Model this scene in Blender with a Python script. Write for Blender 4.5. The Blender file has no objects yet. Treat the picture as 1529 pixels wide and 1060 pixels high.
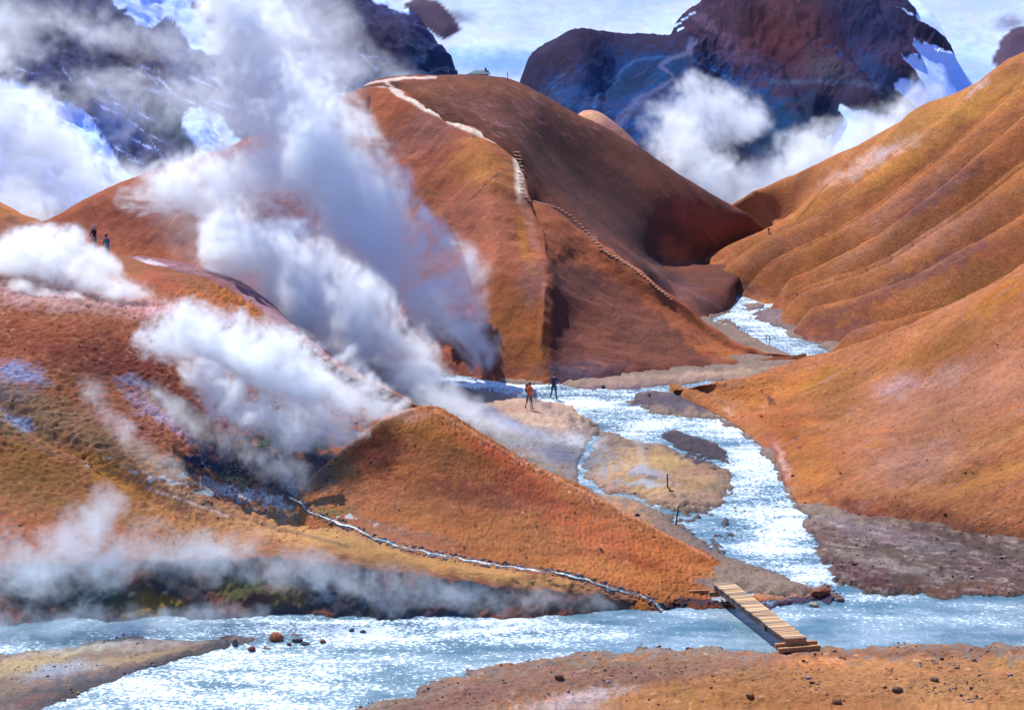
import bpy, math, random, time
import numpy as np
from mathutils import Vector
random.seed(7); RNG = np.random.default_rng(7)
T0 = time.time()
sc = bpy.context.scene
COL = sc.collection

# ------------------------------------------------------------------ camera, sky, sun, exposure
F = 2853.0; TH = math.radians(9.36); H = 24.0
CT, ST = math.cos(TH), math.sin(TH)
cam = bpy.data.objects.new('camera', bpy.data.cameras.new('camera')); COL.objects.link(cam); sc.camera = cam
cam.location = (0, 0, H); cam.rotation_euler = (math.radians(90) - TH, 0, 0)
cam.data.sensor_width = 36; cam.data.lens = 36 * F / 1529; cam.data.clip_end = 6000; cam.data.clip_start = .5
SUN_AZ, SUN_EL = -30.0, 54.0
w = bpy.data.worlds.new('World'); sc.world = w; w.use_nodes = True; wn = w.node_tree
sky = wn.nodes.new('ShaderNodeTexSky'); sky.sky_type = 'NISHITA'; sky.sun_disc = False
sky.sun_elevation = math.radians(SUN_EL); sky.sun_rotation = math.radians(SUN_AZ)
sky.air_density = 1.3; sky.dust_density = 0.2; sky.ozone_density = 4.0
tint = wn.nodes.new('ShaderNodeMix'); tint.data_type = 'RGBA'; tint.blend_type = 'MULTIPLY'; tint.inputs[0].default_value = 1
tint.inputs[7].default_value = (.72, .90, 1.32, 1)
wn.links.new(sky.outputs[0], tint.inputs[6]); wn.links.new(tint.outputs[2], wn.nodes['Background'].inputs[0])
wn.nodes['Background'].inputs[1].default_value = .10
sl = bpy.data.lights.new('sun', 'SUN'); sl.energy = 5.0; sl.angle = math.radians(.5); sl.color = (1, .95, .87)
sun = bpy.data.objects.new('sun', sl); COL.objects.link(sun)
_a, _e = math.radians(SUN_AZ), math.radians(SUN_EL)
SUNV = Vector((math.sin(_a) * math.cos(_e), math.cos(_a) * math.cos(_e), math.sin(_e)))
sun.rotation_euler = SUNV.to_track_quat('Z', 'Y').to_euler(); sun.location = (-60, 80, 120)
vs = sc.view_settings; vs.view_transform = 'Standard'; vs.look = 'None'; vs.gamma = 1; vs.use_curve_mapping = False
vs.exposure = 0.55
cy = sc.cycles
cy.use_adaptive_sampling = True; cy.adaptive_threshold = .02; cy.volume_bounces = 10; cy.max_bounces = 12; cy.diffuse_bounces = 3; cy.glossy_bounces = 2; cy.transmission_bounces = 3
cy.volume_step_rate = 2.2; cy.volume_max_steps = 200; cy.use_denoising = True; cy.denoiser = 'OPENIMAGEDENOISE'
cy.sample_clamp_indirect = 6; cy.sample_clamp_direct = 12; cy.caustics_reflective = False; cy.caustics_refractive = False

# ------------------------------------------------------------------ helpers
def slope(Y):
    v = (530.0 - Y) / F
    return (-ST + v * CT) / (CT + v * ST)
def P(X, Y, d):
    v = (530.0 - Y) / F; dy = CT + v * ST
    return np.array([(X - 764.5) / F / dy * d, d, H + d * slope(Y)])
def G(X, Y, z=0.0):
    return P(X, Y, (z - H) / slope(Y))
def proj(V):
    x, y, z = V[..., 0], V[..., 1], V[..., 2] - H
    f = y * CT - z * ST; u = y * ST + z * CT
    return 764.5 + F * x / f, 530 - F * u / f
def lin(c):
    if isinstance(c, str): c = [int(c[i:i + 2], 16) / 255 for i in (1, 3, 5)]
    return np.array([(v / 12.92 if v <= .04045 else ((v + .055) / 1.055) ** 2.4) for v in c])
_perm = RNG.permutation(256); _perm = np.concatenate([_perm, _perm, _perm])
_g2 = np.stack([np.cos(np.arange(256) * 2.399), np.sin(np.arange(256) * 2.399)], -1)
def pn(x, y, seed=0):
    x = np.asarray(x, float) + seed * 17.3; y = np.asarray(y, float) - seed * 9.7
    xi = np.floor(x).astype(int); yi = np.floor(y).astype(int); fx = x - xi; fy = y - yi
    u = fx * fx * fx * (fx * (fx * 6 - 15) + 10); v = fy * fy * fy * (fy * (fy * 6 - 15) + 10)
    def g(ix, iy, ax, ay):
        h = _perm[_perm[ix & 255] + (iy & 255)]
        return _g2[h, 0] * ax + _g2[h, 1] * ay
    a = g(xi, yi, fx, fy); b = g(xi + 1, yi, fx - 1, fy); c = g(xi, yi + 1, fx, fy - 1); d = g(xi + 1, yi + 1, fx - 1, fy - 1)
    return (a + u * (b - a)) * (1 - v) + (c + u * (d - c)) * v
def fbm(x, y, o=4, seed=0, gain=.5):
    r = 0; a = 1; f = 1
    for i in range(o):
        r = r + a * pn(x * f, y * f, seed + i * 3); a *= gain; f *= 2.03
    return r * 1.5
def sstep(a, b, x):
    t = np.clip((x - a) / (b - a), 0, 1); return t * t * (3 - 2 * t)

class Paint:
    """mineral colours of a surface and some painted shade, kept per vertex"""
    def __init__(s, V, base, warp=7.0, seed=0):
        s.V = V; X, Y = proj(V); s.X0, s.Y0 = X, Y
        s.X = X + warp * fbm(X / 28, Y / 22, 4, seed + 11); s.Y = Y + warp * .8 * fbm(X / 28, Y / 22, 4, seed + 31)
        s.n = fbm(X / 16, Y / 11, 4, seed + 51)
        s.C = np.tile(lin(base), V.shape[:-1] + (1,)).reshape(V.shape[:-1] + (3,)); s.wet = np.zeros(V.shape[:-1])
    def mix(s, m, c):
        m = np.clip(m, 0, 1)[..., None]; s.C = s.C * (1 - m) + lin(c) * m; return s
    def blob(s, X, Y, rx, ry, c, a=.8, ang=0, soft=.8, n=.35):
        t = math.radians(ang); dx = s.X - X; dy = s.Y - Y
        u = (dx * math.cos(t) + dy * math.sin(t)) / rx; v = (-dx * math.sin(t) + dy * math.cos(t)) / ry
        r = np.sqrt(u * u + v * v) + n * s.n
        return s.mix(a * (1 - sstep(1 - soft, 1 + soft * .4, r)), c)
    def ldist(s, pts, raw=False):
        X, Y = (s.X0, s.Y0) if raw else (s.X, s.Y)
        return ldist(X, Y, pts)
    def line(s, pts, wd, c, a=.9, raw=True, soft=.6):
        if isinstance(wd, (int, float)): wd = [wd] * len(pts)
        X, Y = (s.X0 + .25 * (s.X - s.X0), s.Y0 + .25 * (s.Y - s.Y0)) if raw else (s.X, s.Y)
        m = np.zeros(X.shape)
        for (a0, b0, w0, w1) in zip(pts[:-1], pts[1:], wd[:-1], wd[1:]):
            dx, dy = b0[0] - a0[0], b0[1] - a0[1]
            t = np.clip(((X - a0[0]) * dx + (Y - a0[1]) * dy) / (dx * dx + dy * dy), 0, 1)
            d = np.hypot(X - a0[0] - t * dx, Y - a0[1] - t * dy) / (w0 + (w1 - w0) * t)
            m = np.maximum(m, 1 - sstep(1 - soft, 1 + soft * .5, d + .15 * s.n))
        return s.mix(m * a, c)
    def strokes(s, L):
        """many short strokes (x0, y0, x1, y1, half width, colour, strength): streaks and clods of other-coloured soil"""
        x0 = min(l[0] for l in L) - 60; y0 = min(min(l[1], l[3]) for l in L) - 60; x1 = max(l[2] for l in L) + 60; y1 = max(max(l[1], l[3]) for l in L) + 60
        q = 2.0; Wd, Hd = int((x1 - x0) * q) + 2, int((y1 - y0) * q) + 2
        A = np.zeros((Hd, Wd)); R = np.zeros((Hd, Wd, 3))
        for (a, b, c, d, w_, col_, al) in L:
            n = int(max(abs(c - a), abs(d - b)) * q * 1.3) + 2; t = np.linspace(0, 1, n); cl = lin(col_)
            wd = max(1, int(round(w_ * q)))
            for o in range(-wd, wd + 1):
                f = al * (1 - (abs(o) / (wd + 1)) ** 2)
                yy = ((b + (d - b) * t + 1.2 * np.sin(t * 5 + a) - y0) * q + o).astype(int); xx = ((a + (c - a) * t - x0) * q).astype(int)
                ok = (yy >= 0) & (yy < Hd) & (xx >= 0) & (xx < Wd); yy, xx, tt = yy[ok], xx[ok], t[ok]
                f_ = f * np.sin(np.pi * np.clip(tt, .06, .94)); k = f_ > A[yy, xx]
                A[yy[k], xx[k]] = f_[k]; R[yy[k], xx[k]] = cl
        X = s.X0 + .3 * (s.X - s.X0); Y = s.Y0 + .3 * (s.Y - s.Y0)
        xi = ((X - x0) * q).astype(int); yi = ((Y - y0) * q).astype(int)
        ok = (xi >= 0) & (xi < Wd) & (yi >= 0) & (yi < Hd); xi = np.where(ok, xi, 0); yi = np.where(ok, yi, 0)
        m = (A[yi, xi] * ok)[..., None]; s.C = s.C * (1 - m) + R[yi, xi] * m
        return s
    def poly(s, pts, c, a=1, soft=5, warp=1.0):
        X = s.X0 + warp * (s.X - s.X0); Y = s.Y0 + warp * (s.Y - s.Y0)
        d = pdist(X, Y, pts)
        return s.mix(a * sstep(-soft, soft, d + soft * .9 * s.n), c)
def ldist(X, Y, pts):
    m = np.full(np.shape(X), 1e9)
    for a0, b0 in zip(pts[:-1], pts[1:]):
        dx, dy = b0[0] - a0[0], b0[1] - a0[1]
        t = np.clip(((X - a0[0]) * dx + (Y - a0[1]) * dy) / (dx * dx + dy * dy + 1e-9), 0, 1)
        m = np.minimum(m, np.hypot(X - a0[0] - t * dx, Y - a0[1] - t * dy))
    return m
def S2(pts, w_, c, a):
    return (pts[0][0], pts[0][1], pts[1][0], pts[1][1], w_, c, a)
def pdist(X, Y, pts):
    """signed distance to a polygon, positive inside"""
    d = ldist(X, Y, list(pts) + [pts[0]]); ins = np.zeros(np.shape(X), bool)
    for (x0, y0), (x1, y1) in zip(pts, list(pts[1:]) + [pts[0]]):
        if y0 == y1: continue
        c = ((y0 > Y) != (y1 > Y)) & (X < (x1 - x0) * (Y - y0) / (y1 - y0) + x0)
        ins ^= c
    return np.where(ins, d, -d)

def grid_object(name, V, C=None, mat=None, wrap_attr=None, kind='structure', parent=None):
    n, m = V.shape[:2]; me = bpy.data.meshes.new(name)
    me.vertices.add(n * m); me.vertices.foreach_set('co', V.reshape(-1).astype(np.float32))
    i = np.arange(n * m).reshape(n, m)
    q = np.stack([i[:-1, :-1], i[:-1, 1:], i[1:, 1:], i[1:, :-1]], -1).reshape(-1, 4)
    a, b, c = V[0, 0], V[0, 1], V[1, 0]
    A = V[n // 2, m // 2]; B = V[n // 2, m // 2 + 1]; D = V[n // 2 + 1, m // 2]
    if np.cross(B - A, D - A)[2] < 0: q = q[:, ::-1]
    nf = len(q); me.loops.add(nf * 4); me.loops.foreach_set('vertex_index', q.reshape(-1).astype(np.int32))
    me.polygons.add(nf); me.polygons.foreach_set('loop_start', np.arange(0, nf * 4, 4, dtype=np.int32))
    me.polygons.foreach_set('use_smooth', np.ones(nf, bool))
    me.update(calc_edges=True)
    if C is not None:
        at = me.color_attributes.new('soil', 'FLOAT_COLOR', 'POINT')
        cc = np.ones((n * m, 4), np.float32); cc[:, :3] = C.reshape(-1, 3); at.data.foreach_set('color', cc.reshape(-1))
    for k, val in (wrap_attr or {}).items():
        at = me.attributes.new(k, 'FLOAT', 'POINT'); at.data.foreach_set('value', val.reshape(-1).astype(np.float32))
    o = bpy.data.objects.new(name, me); COL.objects.link(o); o['kind'] = kind
    if mat: me.materials.append(mat)
    if parent: o.parent = parent
    return o

def spline0(Q, n):
    """hermite spline through Q along axis 0, n samples spread by length"""
    k = len(Q); L = np.linalg.norm(np.diff(Q, axis=0), axis=-1).reshape(k - 1, -1).mean(1) + 1e-6
    t = np.concatenate([[0], np.cumsum(L)]); M = np.zeros_like(Q)
    sh = (1,) * (Q.ndim - 1)
    for i in range(k):
        if i == 0: M[i] = (Q[1] - Q[0]) / L[0]
        elif i == k - 1: M[i] = (Q[-1] - Q[-2]) / L[-1]
        else: M[i] = ((Q[i] - Q[i - 1]) / L[i - 1] * L[i] + (Q[i + 1] - Q[i]) / L[i] * L[i - 1]) / (L[i] + L[i - 1])
    s = np.linspace(0, t[-1], n); j = np.clip(np.searchsorted(t, s, 'right') - 1, 0, k - 2)
    h = (s - t[j]) / L[j]; hh = L[j].reshape((-1,) + sh); h = h.reshape((-1,) + sh)
    return ((2 * h**3 - 3 * h**2 + 1) * Q[j] + (h**3 - 2 * h**2 + h) * hh * M[j] + (-2 * h**3 + 3 * h**2) * Q[j + 1] + (h**3 - h**2) * hh * M[j + 1])

def loft(cols, nu, nt, back=6.0, foot=True, bulge=0.0, backslope=.55):
    """cols: list of columns, each a list of 3D points from ridge to foot"""
    k = max(len(c) for c in cols); out = []
    for c in cols:
        c = [np.array(p, float) for p in c]
        if len(c) < k:                       # lengthen short columns along straight lines
            s = np.linspace(0, 1, k); t = np.linspace(0, 1, len(c))
            c = [np.array([np.interp(v, t, [p[a] for p in c]) for a in range(3)]) for v in s]
        T = c[0]
        c = [T + [0, 3.2 * back, -3.2 * back * backslope], T + [0, back, -back * backslope * .55]] + c
        if foot:
            B = c[-1]; c = c + [B + [0, -1.2, -.9]]
        out.append(c)
    Q = np.array(out).transpose(1, 0, 2)     # rows, columns, xyz
    Q = spline0(Q, nt); Q = spline0(Q.transpose(1, 0, 2), nu).transpose(1, 0, 2)
    return Q

# ------------------------------------------------------------------ node materials
def new_mat(name):
    m = bpy.data.materials.new(name); m.use_nodes = True; nt = m.node_tree
    return m, nt, nt.nodes['Principled BSDF']
def N(nt, typ, **kw):
    n = nt.nodes.new(typ)
    for k, v in kw.items():
        if hasattr(n, k): setattr(n, k, v)
        else: n.inputs[k.replace('_', ' ')].default_value = v
    return n
def noise(nt, vec, scale, detail=4, rough=.55, lac=2.0):
    n = nt.nodes.new('ShaderNodeTexNoise'); n.inputs['Scale'].default_value = scale; n.inputs['Detail'].default_value = detail
    n.inputs['Roughness'].default_value = rough; nt.links.new(vec, n.inputs['Vector']); return n
def mapping(nt, vec, scale=(1, 1, 1), rot=(0, 0, 0)):
    n = nt.nodes.new('ShaderNodeMapping'); n.inputs['Scale'].default_value = scale; n.inputs['Rotation'].default_value = rot
    nt.links.new(vec, n.inputs['Vector']); return n.outputs[0]
def mth(nt, op, a, b=None, c=None, clamp=False):
    n = nt.nodes.new('ShaderNodeMath'); n.operation = op; n.use_clamp = clamp
    for i, v in enumerate((a, b, c)):
        if v is None: continue
        if isinstance(v, (int, float)): n.inputs[i].default_value = v
        else: nt.links.new(v, n.inputs[i])
    return n.outputs[0]
def rng(nt, v, a, b, c, d, smooth=True):
    n = nt.nodes.new('ShaderNodeMapRange'); n.interpolation_type = 'SMOOTHSTEP' if smooth else 'LINEAR'
    nt.links.new(v, n.inputs[0])
    for i, x in enumerate((a, b, c, d)): n.inputs[i + 1].default_value = x
    return n.outputs[0]
def mixc(nt, f, a, b, mode='MIX'):
    n = nt.nodes.new('ShaderNodeMix'); n.data_type = 'RGBA'; n.blend_type = mode
    for i, v in ((0, f), (6, a), (7, b)):
        if isinstance(v, (int, float)): n.inputs[i].default_value = v
        elif isinstance(v, (tuple, list, np.ndarray)): n.inputs[i].default_value = (v[0], v[1], v[2], 1)
        else: nt.links.new(v, n.inputs[i])
    return n.outputs[2]
def soil(name, gain=.8, grain=3.5, bump=.12, stretch=(1, 1, 1), rot=(0, 0, 0), lumps=.9, lump_h=.25, speck=.35, rough=.95, far=1.0, tn=(.84, .82, .88), snow=0.0, var=1.0):
    """tinted scree: fine grain, small lumps and stones over the surface's painted colours"""
    m, nt, b = new_mat(name); L = nt.links
    tc = N(nt, 'ShaderNodeTexCoord').outputs['Object']
    at = N(nt, 'ShaderNodeAttribute', attribute_name='soil').outputs['Color']
    sv = mapping(nt, tc, stretch, rot)
    n1 = noise(nt, sv, grain / far, 6, .68); n2 = noise(nt, sv, lumps / far, 5, .62); n3 = noise(nt, tc, .16 / far, 4, .6)
    hueN = noise(nt, tc, .35 / far, 5, .65)
    c = mixc(nt, rng(nt, hueN.outputs[0], .45, .72, 0, .55), at, mixc(nt, 1.0, at, (1.12, .88, .92), 'MULTIPLY'))
    c = mixc(nt, rng(nt, hueN.outputs[0], .5, .3, 0, .5), c, mixc(nt, 1.0, at, (1.0, 1.10, .85), 'MULTIPLY'))
    v = mth(nt, 'MULTIPLY', rng(nt, n1.outputs[0], .3, .7, .66, 1.34, False), rng(nt, n2.outputs[0], .3, .7, .85, 1.15, False))
    v = mth(nt, 'MULTIPLY', v, rng(nt, n3.outputs[0], .3, .7, .72, 1.26, False))
    vo = N(nt, 'ShaderNodeTexVoronoi'); vo.inputs['Scale'].default_value = grain * .55 / far; L.new(sv, vo.inputs['Vector'])
    sp = mth(nt, 'MULTIPLY', rng(nt, vo.outputs['Distance'], .28, .12, 0, 1), rng(nt, n2.outputs[0], .48, .62, 0, speck))
    v = mth(nt, 'MULTIPLY', v, mth(nt, 'SUBTRACT', 1.0, sp))
    if var < 1: v = mth(nt, 'ADD', mth(nt, 'MULTIPLY', v, var), 1 - var)
    if snow:
        bw = N(nt, 'ShaderNodeRGBToBW'); L.new(at, bw.inputs[0]); kk = rng(nt, bw.outputs[0], .2, .6, 0, 1)
        v = mth(nt, 'ADD', mth(nt, 'MULTIPLY', v, mth(nt, 'SUBTRACT', 1.0, kk)), mth(nt, 'MULTIPLY', kk, snow))
    comb = N(nt, 'ShaderNodeCombineColor'); [L.new(v, comb.inputs[i]) for i in range(3)]
    c = mixc(nt, 1.0, c, comb.outputs[0], 'MULTIPLY'); c = mixc(nt, 1.0, c, (gain * tn[0], gain * tn[1], gain * tn[2]), 'MULTIPLY')
    L.new(c, b.inputs['Base Color']); b.inputs['Roughness'].default_value = rough; b.inputs['Specular IOR Level'].default_value = .15 if far == 1 else .03
    h = mth(nt, 'ADD', mth(nt, 'MULTIPLY', n1.outputs[0], bump * far), mth(nt, 'MULTIPLY', n2.outputs[0], lump_h * far))
    bp = N(nt, 'ShaderNodeBump'); bp.inputs['Distance'].default_value = 1.0; bp.inputs['Strength'].default_value = 1.0
    L.new(h, bp.inputs['Height']); L.new(bp.outputs[0], b.inputs['Normal'])
    return m
def plain(name, c, rough=.7, var=.25, scale=8, metal=0, stretch=(1, 1, 1), bump=.01, spec=.3):
    m, nt, b = new_mat(name); tc = mapping(nt, N(nt, 'ShaderNodeTexCoord').outputs['Object'], stretch)
    n1 = noise(nt, tc, scale, 5, .6); c = lin(c)
    L = nt.links; L.new(mixc(nt, rng(nt, n1.outputs[0], .3, .7, 0, 1), c * (1 - var), np.minimum(c * (1 + var), 1)), b.inputs['Base Color'])
    b.inputs['Roughness'].default_value = rough; b.inputs['Metallic'].default_value = metal; b.inputs['Specular IOR Level'].default_value = spec
    bp = N(nt, 'ShaderNodeBump'); bp.inputs['Distance'].default_value = bump; L.new(n1.outputs[0], bp.inputs['Height']); L.new(bp.outputs[0], b.inputs['Normal'])
    return m

M_soil = soil('rhyolite_scree', .80, 5.5, .07, (1, 1, 1.6), (0, 0, 0), 1.2, .08)
M_left = soil('clodded_slope', .82, 6.0, .06, (1, 1.0, 2.2), (0, 0, .3), 2.0, .08, .2, var=.8)
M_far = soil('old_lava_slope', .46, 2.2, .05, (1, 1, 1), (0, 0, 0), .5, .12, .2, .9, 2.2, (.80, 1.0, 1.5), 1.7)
M_snow = soil('old_snow', .80, .8, .03, (1, 1, 1), (0, 0, 0), .12, .10, .05, .8, 2.2, (.84, .94, 1.08), 0, .25)
M_flute = soil('fluted_scree', .80, 5.0, .06, (1, .5, 1), (0, 0, -.9), 1.2, .07)
M_gravel = soil('river_gravel', .86, 8.0, .07, (1, 1, 1), (0, 0, 0), 2.4, .08, .6, .95, 1.0, (.92, .86, .76))
M_bank = soil('dark_bank_clay', .80, 3.5, .14, (1, 1, .6), (0, 0, 0), 1.4, .40)

def ripples(V, a1=.25, s1=.12, a2=.06, s2=.6, seed=0):
    """uneven ground: broad swells and small hummocks"""
    V = V.copy(); x, y = V[..., 0], V[..., 1]
    V[..., 2] += a1 * fbm(x * s1, y * s1, 3, seed) + a2 * fbm(x * s2, y * s2, 4, seed + 5)
    return V

# ------------------------------------------------------------------ mountain backdrop and snow field
cols = []
for X in range(-500, 2101, 200):
    cols.append([P(X, -160, 660), P(X, 60, 560), P(X, 230, 500), P(X, 420, 450)])
V = loft(cols, 520, 260, 30)
xx, yy = V[..., 0], V[..., 1]
V[..., 2] += 3.0 * fbm(xx * .012, yy * .012, 3, 4) + .12 * fbm(xx * .1, yy * .1, 3, 9)
X0, Y0 = proj(V)
rocks = [[(602, 6), (625, -4), (650, 0), (668, 15), (684, 35), (688, 46), (680, 50), (664, 60), (648, 52), (630, 40), (612, 22)],
         [(1484, 96), (1482, 84), (1490, 72), (1494, 60), (1508, 44), (1535, 38), (1600, 60), (1600, 160), (1490, 130)]]
for r in rocks:
    V[..., 1] -= 2 * sstep(-2, 14, pdist(X0, Y0, r)); V[..., 2] += .6 * sstep(-2, 14, pdist(X0, Y0, r))
p = Paint(V, '#E9EEF8', 4)
p.n = p.n * .8
p.blob(760, 95, 190, 26, '#8FBAF0', .85, 3); p.blob(1440, 110, 90, 70, '#9CC2F6', .6, 20)
p.blob(1000, 30, 300, 30, '#DDE8F6', .4)
SK = []
for k in range(60):
    X = 560 + 950 * RNG.random(); Y = -10 + 130 * RNG.random()
    SK.append(S2([(X, Y), (X + 60 + 90 * RNG.random(), Y + 8 - 16 * RNG.random())], 1.5 + 2 * RNG.random(), '#C6D6EE', .3))
p.strokes(SK)
for r in rocks: p.poly(r, '#5A4252', 1, 1.5, .5); p.blob(r[4][0], r[4][1] - 10, 30, 12, '#43303F', .6)
grid_object('snow_field', V, p.C, M_snow)

ROCK = [(700, 20), (760, 500), (1350, 500), (1200, 260), (1262, 172), (1250, 158), (1283, 166), (1330, 170), (1372, 168), (1358, 152), (1337, 132), (1335, 122), (1345, 118), (1375, 116),
            (1366, 104), (1358, 98), (1350, 88), (1345, 78), (1372, 82), (1363, 66), (1364, 54), (1400, 72), (1424, 80), (1412, 58), (1398, 42), (1380, 32), (1362, 24), (1335, 8), (1366, 24), (1365, 12), (1356, 0), (1340, -40), (1300, -200), (1000, -200)]
# dark mountain beyond the valley, right of the centre
cols = [[P(770, 150, 400), P(755, 260, 330), P(745, 400, 300)],
        [P(782, 112, 400), P(790, 230, 335), P(790, 400, 300)],
        [P(800, 78, 400), P(835, 200, 345), P(850, 400, 300)],
        [P(850, 45, 402), P(880, 150, 362), P(900, 260, 330), P(905, 400, 300)],
        [P(912, 43, 404), P(925, 140, 372), P(930, 255, 318), P(935, 400, 292)],
        [P(990, 52, 405), P(990, 120, 358), P(965, 250, 322), P(965, 400, 296)],
        [P(1015, 38, 420), P(1030, 90, 352), P(1010, 240, 312), P(1010, 400, 285)],
        [P(1062, 0, 430), P(1075, 100, 368), P(1060, 230, 318), P(1060, 400, 290)],
        [P(1100, -45, 440), P(1140, 80, 380), P(1120, 220, 332), P(1110, 400, 300)],
        [P(1200, -70, 440), P(1215, 90, 378), P(1180, 200, 326), P(1170, 400, 300)],
        [P(1300, -60, 440), P(1280, 70, 382), P(1240, 180, 345), P(1230, 400, 305)],
        [P(1340, -30, 430), P(1350, 60, 385), P(1300, 160, 345), P(1280, 400, 310)],
        [P(1370, 0, 420), P(1400, 80, 385), P(1370, 200, 350), P(1340, 400, 320)],
        [P(1420, 72, 400), P(1430, 110, 385), P(1440, 220, 355), P(1420, 400, 330)],
        [P(1445, 110, 400), P(1460, 160, 380), P(1480, 240, 360), P(1480, 400, 335)]]
V = loft(cols, 460, 330, 14)
x, y = V[..., 0], V[..., 1]
V[..., 2] += 2.2 * fbm(x * .035, y * .03, 3, 21) + .12 * fbm(x * .16, y * .12, 3, 24)
X0, Y0 = proj(V)
rm_ = sstep(-2, 10, pdist(X0, Y0, ROCK)); V[..., 2] += rm_ * .7 * (.35 - np.abs(fbm(X0 / 34 + Y0 / 60, Y0 / 50 - X0 / 90, 4, 26))) * sstep(980, 1040, X0) * (1 - sstep(120, 170, Y0)); V[..., 2] += rm_ * .3 * (.3 - np.abs(fbm(X0 / 14, Y0 / 20, 3, 27)))
g = np.abs(np.sin((X0 * .8 + Y0 * .75 + 14 * fbm(X0 / 60, Y0 / 60, 3, 3)) / 26)); m = sstep(60, 110, Y0) * (1 - sstep(1000, 1080, X0))
V[..., 2] -= 1.1 * (1 - g) ** 2 * m
g = np.abs(np.sin((X0 * .9 - Y0 * .9 + 30 * fbm(X0 / 80, Y0 / 80, 3, 8)) / 38)); m = sstep(1060, 1120, X0)
V[..., 2] -= 1.8 * (1 - g) ** 2 * m * rm_
p = Paint(V, '#3E2C42', 9, 2)
p.blob(1190, 60, 170, 60, '#6A2C2C', .95, 15); p.blob(1130, 120, 90, 22, '#7A4A4E', .6, 35); p.blob(1250, 30, 60, 60, '#3A2038', .7)
p.blob(1180, 15, 60, 30, '#74403C', .7, 30); p.blob(1240, 105, 55, 25, '#3A5B5E', .4, 30); p.blob(1300, 40, 60, 70, '#232B4C', .8, 20)
p.blob(1310, 110, 70, 26, '#1B3A5E', .85, 35); p.blob(1090, 30, 36, 40, '#5E3A44', .8, 50); p.blob(1060, 40, 60, 14, '#8A6470', .5, 40)
p.blob(1150, 190, 130, 60, '#06405C', 1, 20); p.blob(1010, 165, 150, 75, '#0A4A7C', 1, -10); p.blob(960, 110, 90, 30, '#0E4A74', .8, -15); p.blob(900, 110, 100, 45, '#12406C', .95, -5)
p.blob(830, 70, 50, 32, '#4A3548', .9, -30); p.blob(850, 105, 45, 30, '#553445', .75, -30); p.blob(845, 150, 60, 40, '#2A567E', .7, -30)
p.blob(960, 115, 80, 14, '#123A55', .8, -28); p.blob(1200, 240, 70, 40, '#0A3048', .8); p.blob(1240, 170, 60, 20, '#15304A', .8, 30)
p.line([(1000, 88), (985, 98), (1002, 110), (1006, 118), (985, 132), (960, 145), (945, 160), (925, 182)], [4, 3, 3, 4, 5, 6, 8, 9], '#7E7892', .75)
p.line([(1035, 62), (1030, 80), (1000, 88)], [8, 5, 3], '#8A7E92', .7)
p.line([(1000, 85), (950, 90), (900, 130), (885, 160)], 2.4, '#3E78A8', .5); p.line([(1035, 90), (1090, 118), (1130, 150)], 2, '#3F7A9C', .6)
p.line([(1150, 122), (1250, 122), (1320, 130), (1340, 150)], 4, '#566070', .6); p.line([(1140, 180), (1180, 205), (1210, 235)], 2, '#3A7A9A', .6)
p.line([(1222, 30), (1218, 55), (1190, 80), (1172, 100)], 1.6, '#2A1626', .8)
SK = []
for k in range(90):
    X = 800 + 260 * RNG.random(); Y = 90 + 110 * RNG.random()
    SK.append(S2([(X, Y), (X - 14 - 26 * RNG.random(), Y + 14 + 18 * RNG.random())], 1.2, random.choice(['#4C86B0', '#1A3A5C', '#6E5868', '#2E6A96']), .5))
p.strokes(SK)
wx = p.X0 + .35 * (p.X - p.X0); wy = p.Y0 + .35 * (p.Y - p.Y0)
rk = pdist(wx, wy, ROCK)
p.mix(sstep(1.2, -1.2, rk + 2.5 * p.n), '#E4ECF8'); V[..., 2] -= 1.5 * sstep(1, -6, rk)
p.line([(1255, 158), (1280, 168)], 2.5, '#E9EEF6', .9)
p.blob(1440, 130, 60, 40, '#A8C8F6', .6)
for (X, Y) in [(1008, 38), (1002, 42), (1018, 30), (1030, 22), (1012, 46)]: p.line([(X, Y), (X + 8, Y - 3)], 1.6, '#DCE8F6', .8)
grid_object('dark_mountain', V, p.C, M_far)

# snow-streaked mountain on the left
cols = [[P(-260, -120, 420), P(-260, 80, 350), P(-260, 420, 290)],
        [P(0, -120, 420), P(0, 80, 350), P(0, 420, 290)],
        [P(150, -100, 420), P(160, 70, 345), P(150, 200, 330), P(150, 420, 290)],
        [P(280, -80, 420), P(260, 80, 365), P(280, 200, 315), P(280, 420, 285)],
        [P(400, -70, 420), P(380, 80, 350), P(370, 200, 320), P(370, 420, 285)],
        [P(500, -40, 415), P(470, 60, 350), P(460, 160, 330), P(460, 400, 285)],
        [P(552, 0, 400), P(540, 70, 345), P(520, 150, 320), P(520, 400, 285)],
        [P(610, 24, 390), P(590, 80, 345), P(570, 150, 315), P(570, 400, 285)],
        [P(640, 48, 384), P(630, 90, 345), P(610, 150, 318), P(610, 400, 285)],
        [P(664, 74, 380), P(655, 110, 345), P(640, 160, 315), P(640, 400, 285)],
        [P(680, 104, 378), P(680, 135, 348), P(665, 200, 310), P(665, 400, 285)],
        [P(688, 150, 376), P(690, 180, 350), P(690, 240, 310), P(690, 400, 285)]]
V = loft(cols, 460, 330, 14)
x, y = V[..., 0], V[..., 1]
V[..., 2] += 2.4 * fbm(x * .05, y * .04, 3, 41) + .4 * fbm(x * .2, y * .15, 4, 44)
X0, Y0 = proj(V)
g = np.abs(np.sin((X0 * .9 - Y0 * 1.1 + 40 * fbm(X0 / 90, Y0 / 90, 3, 18)) / 34))
V[..., 2] -= 1.3 * (1 - g) ** 2; V[..., 2] += 1.1 * (.35 - np.abs(fbm(X0 / 30 - Y0 / 60, Y0 / 26 - X0 / 60, 4, 46)))
p = Paint(V, '#4A4668', 9, 5)
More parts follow.
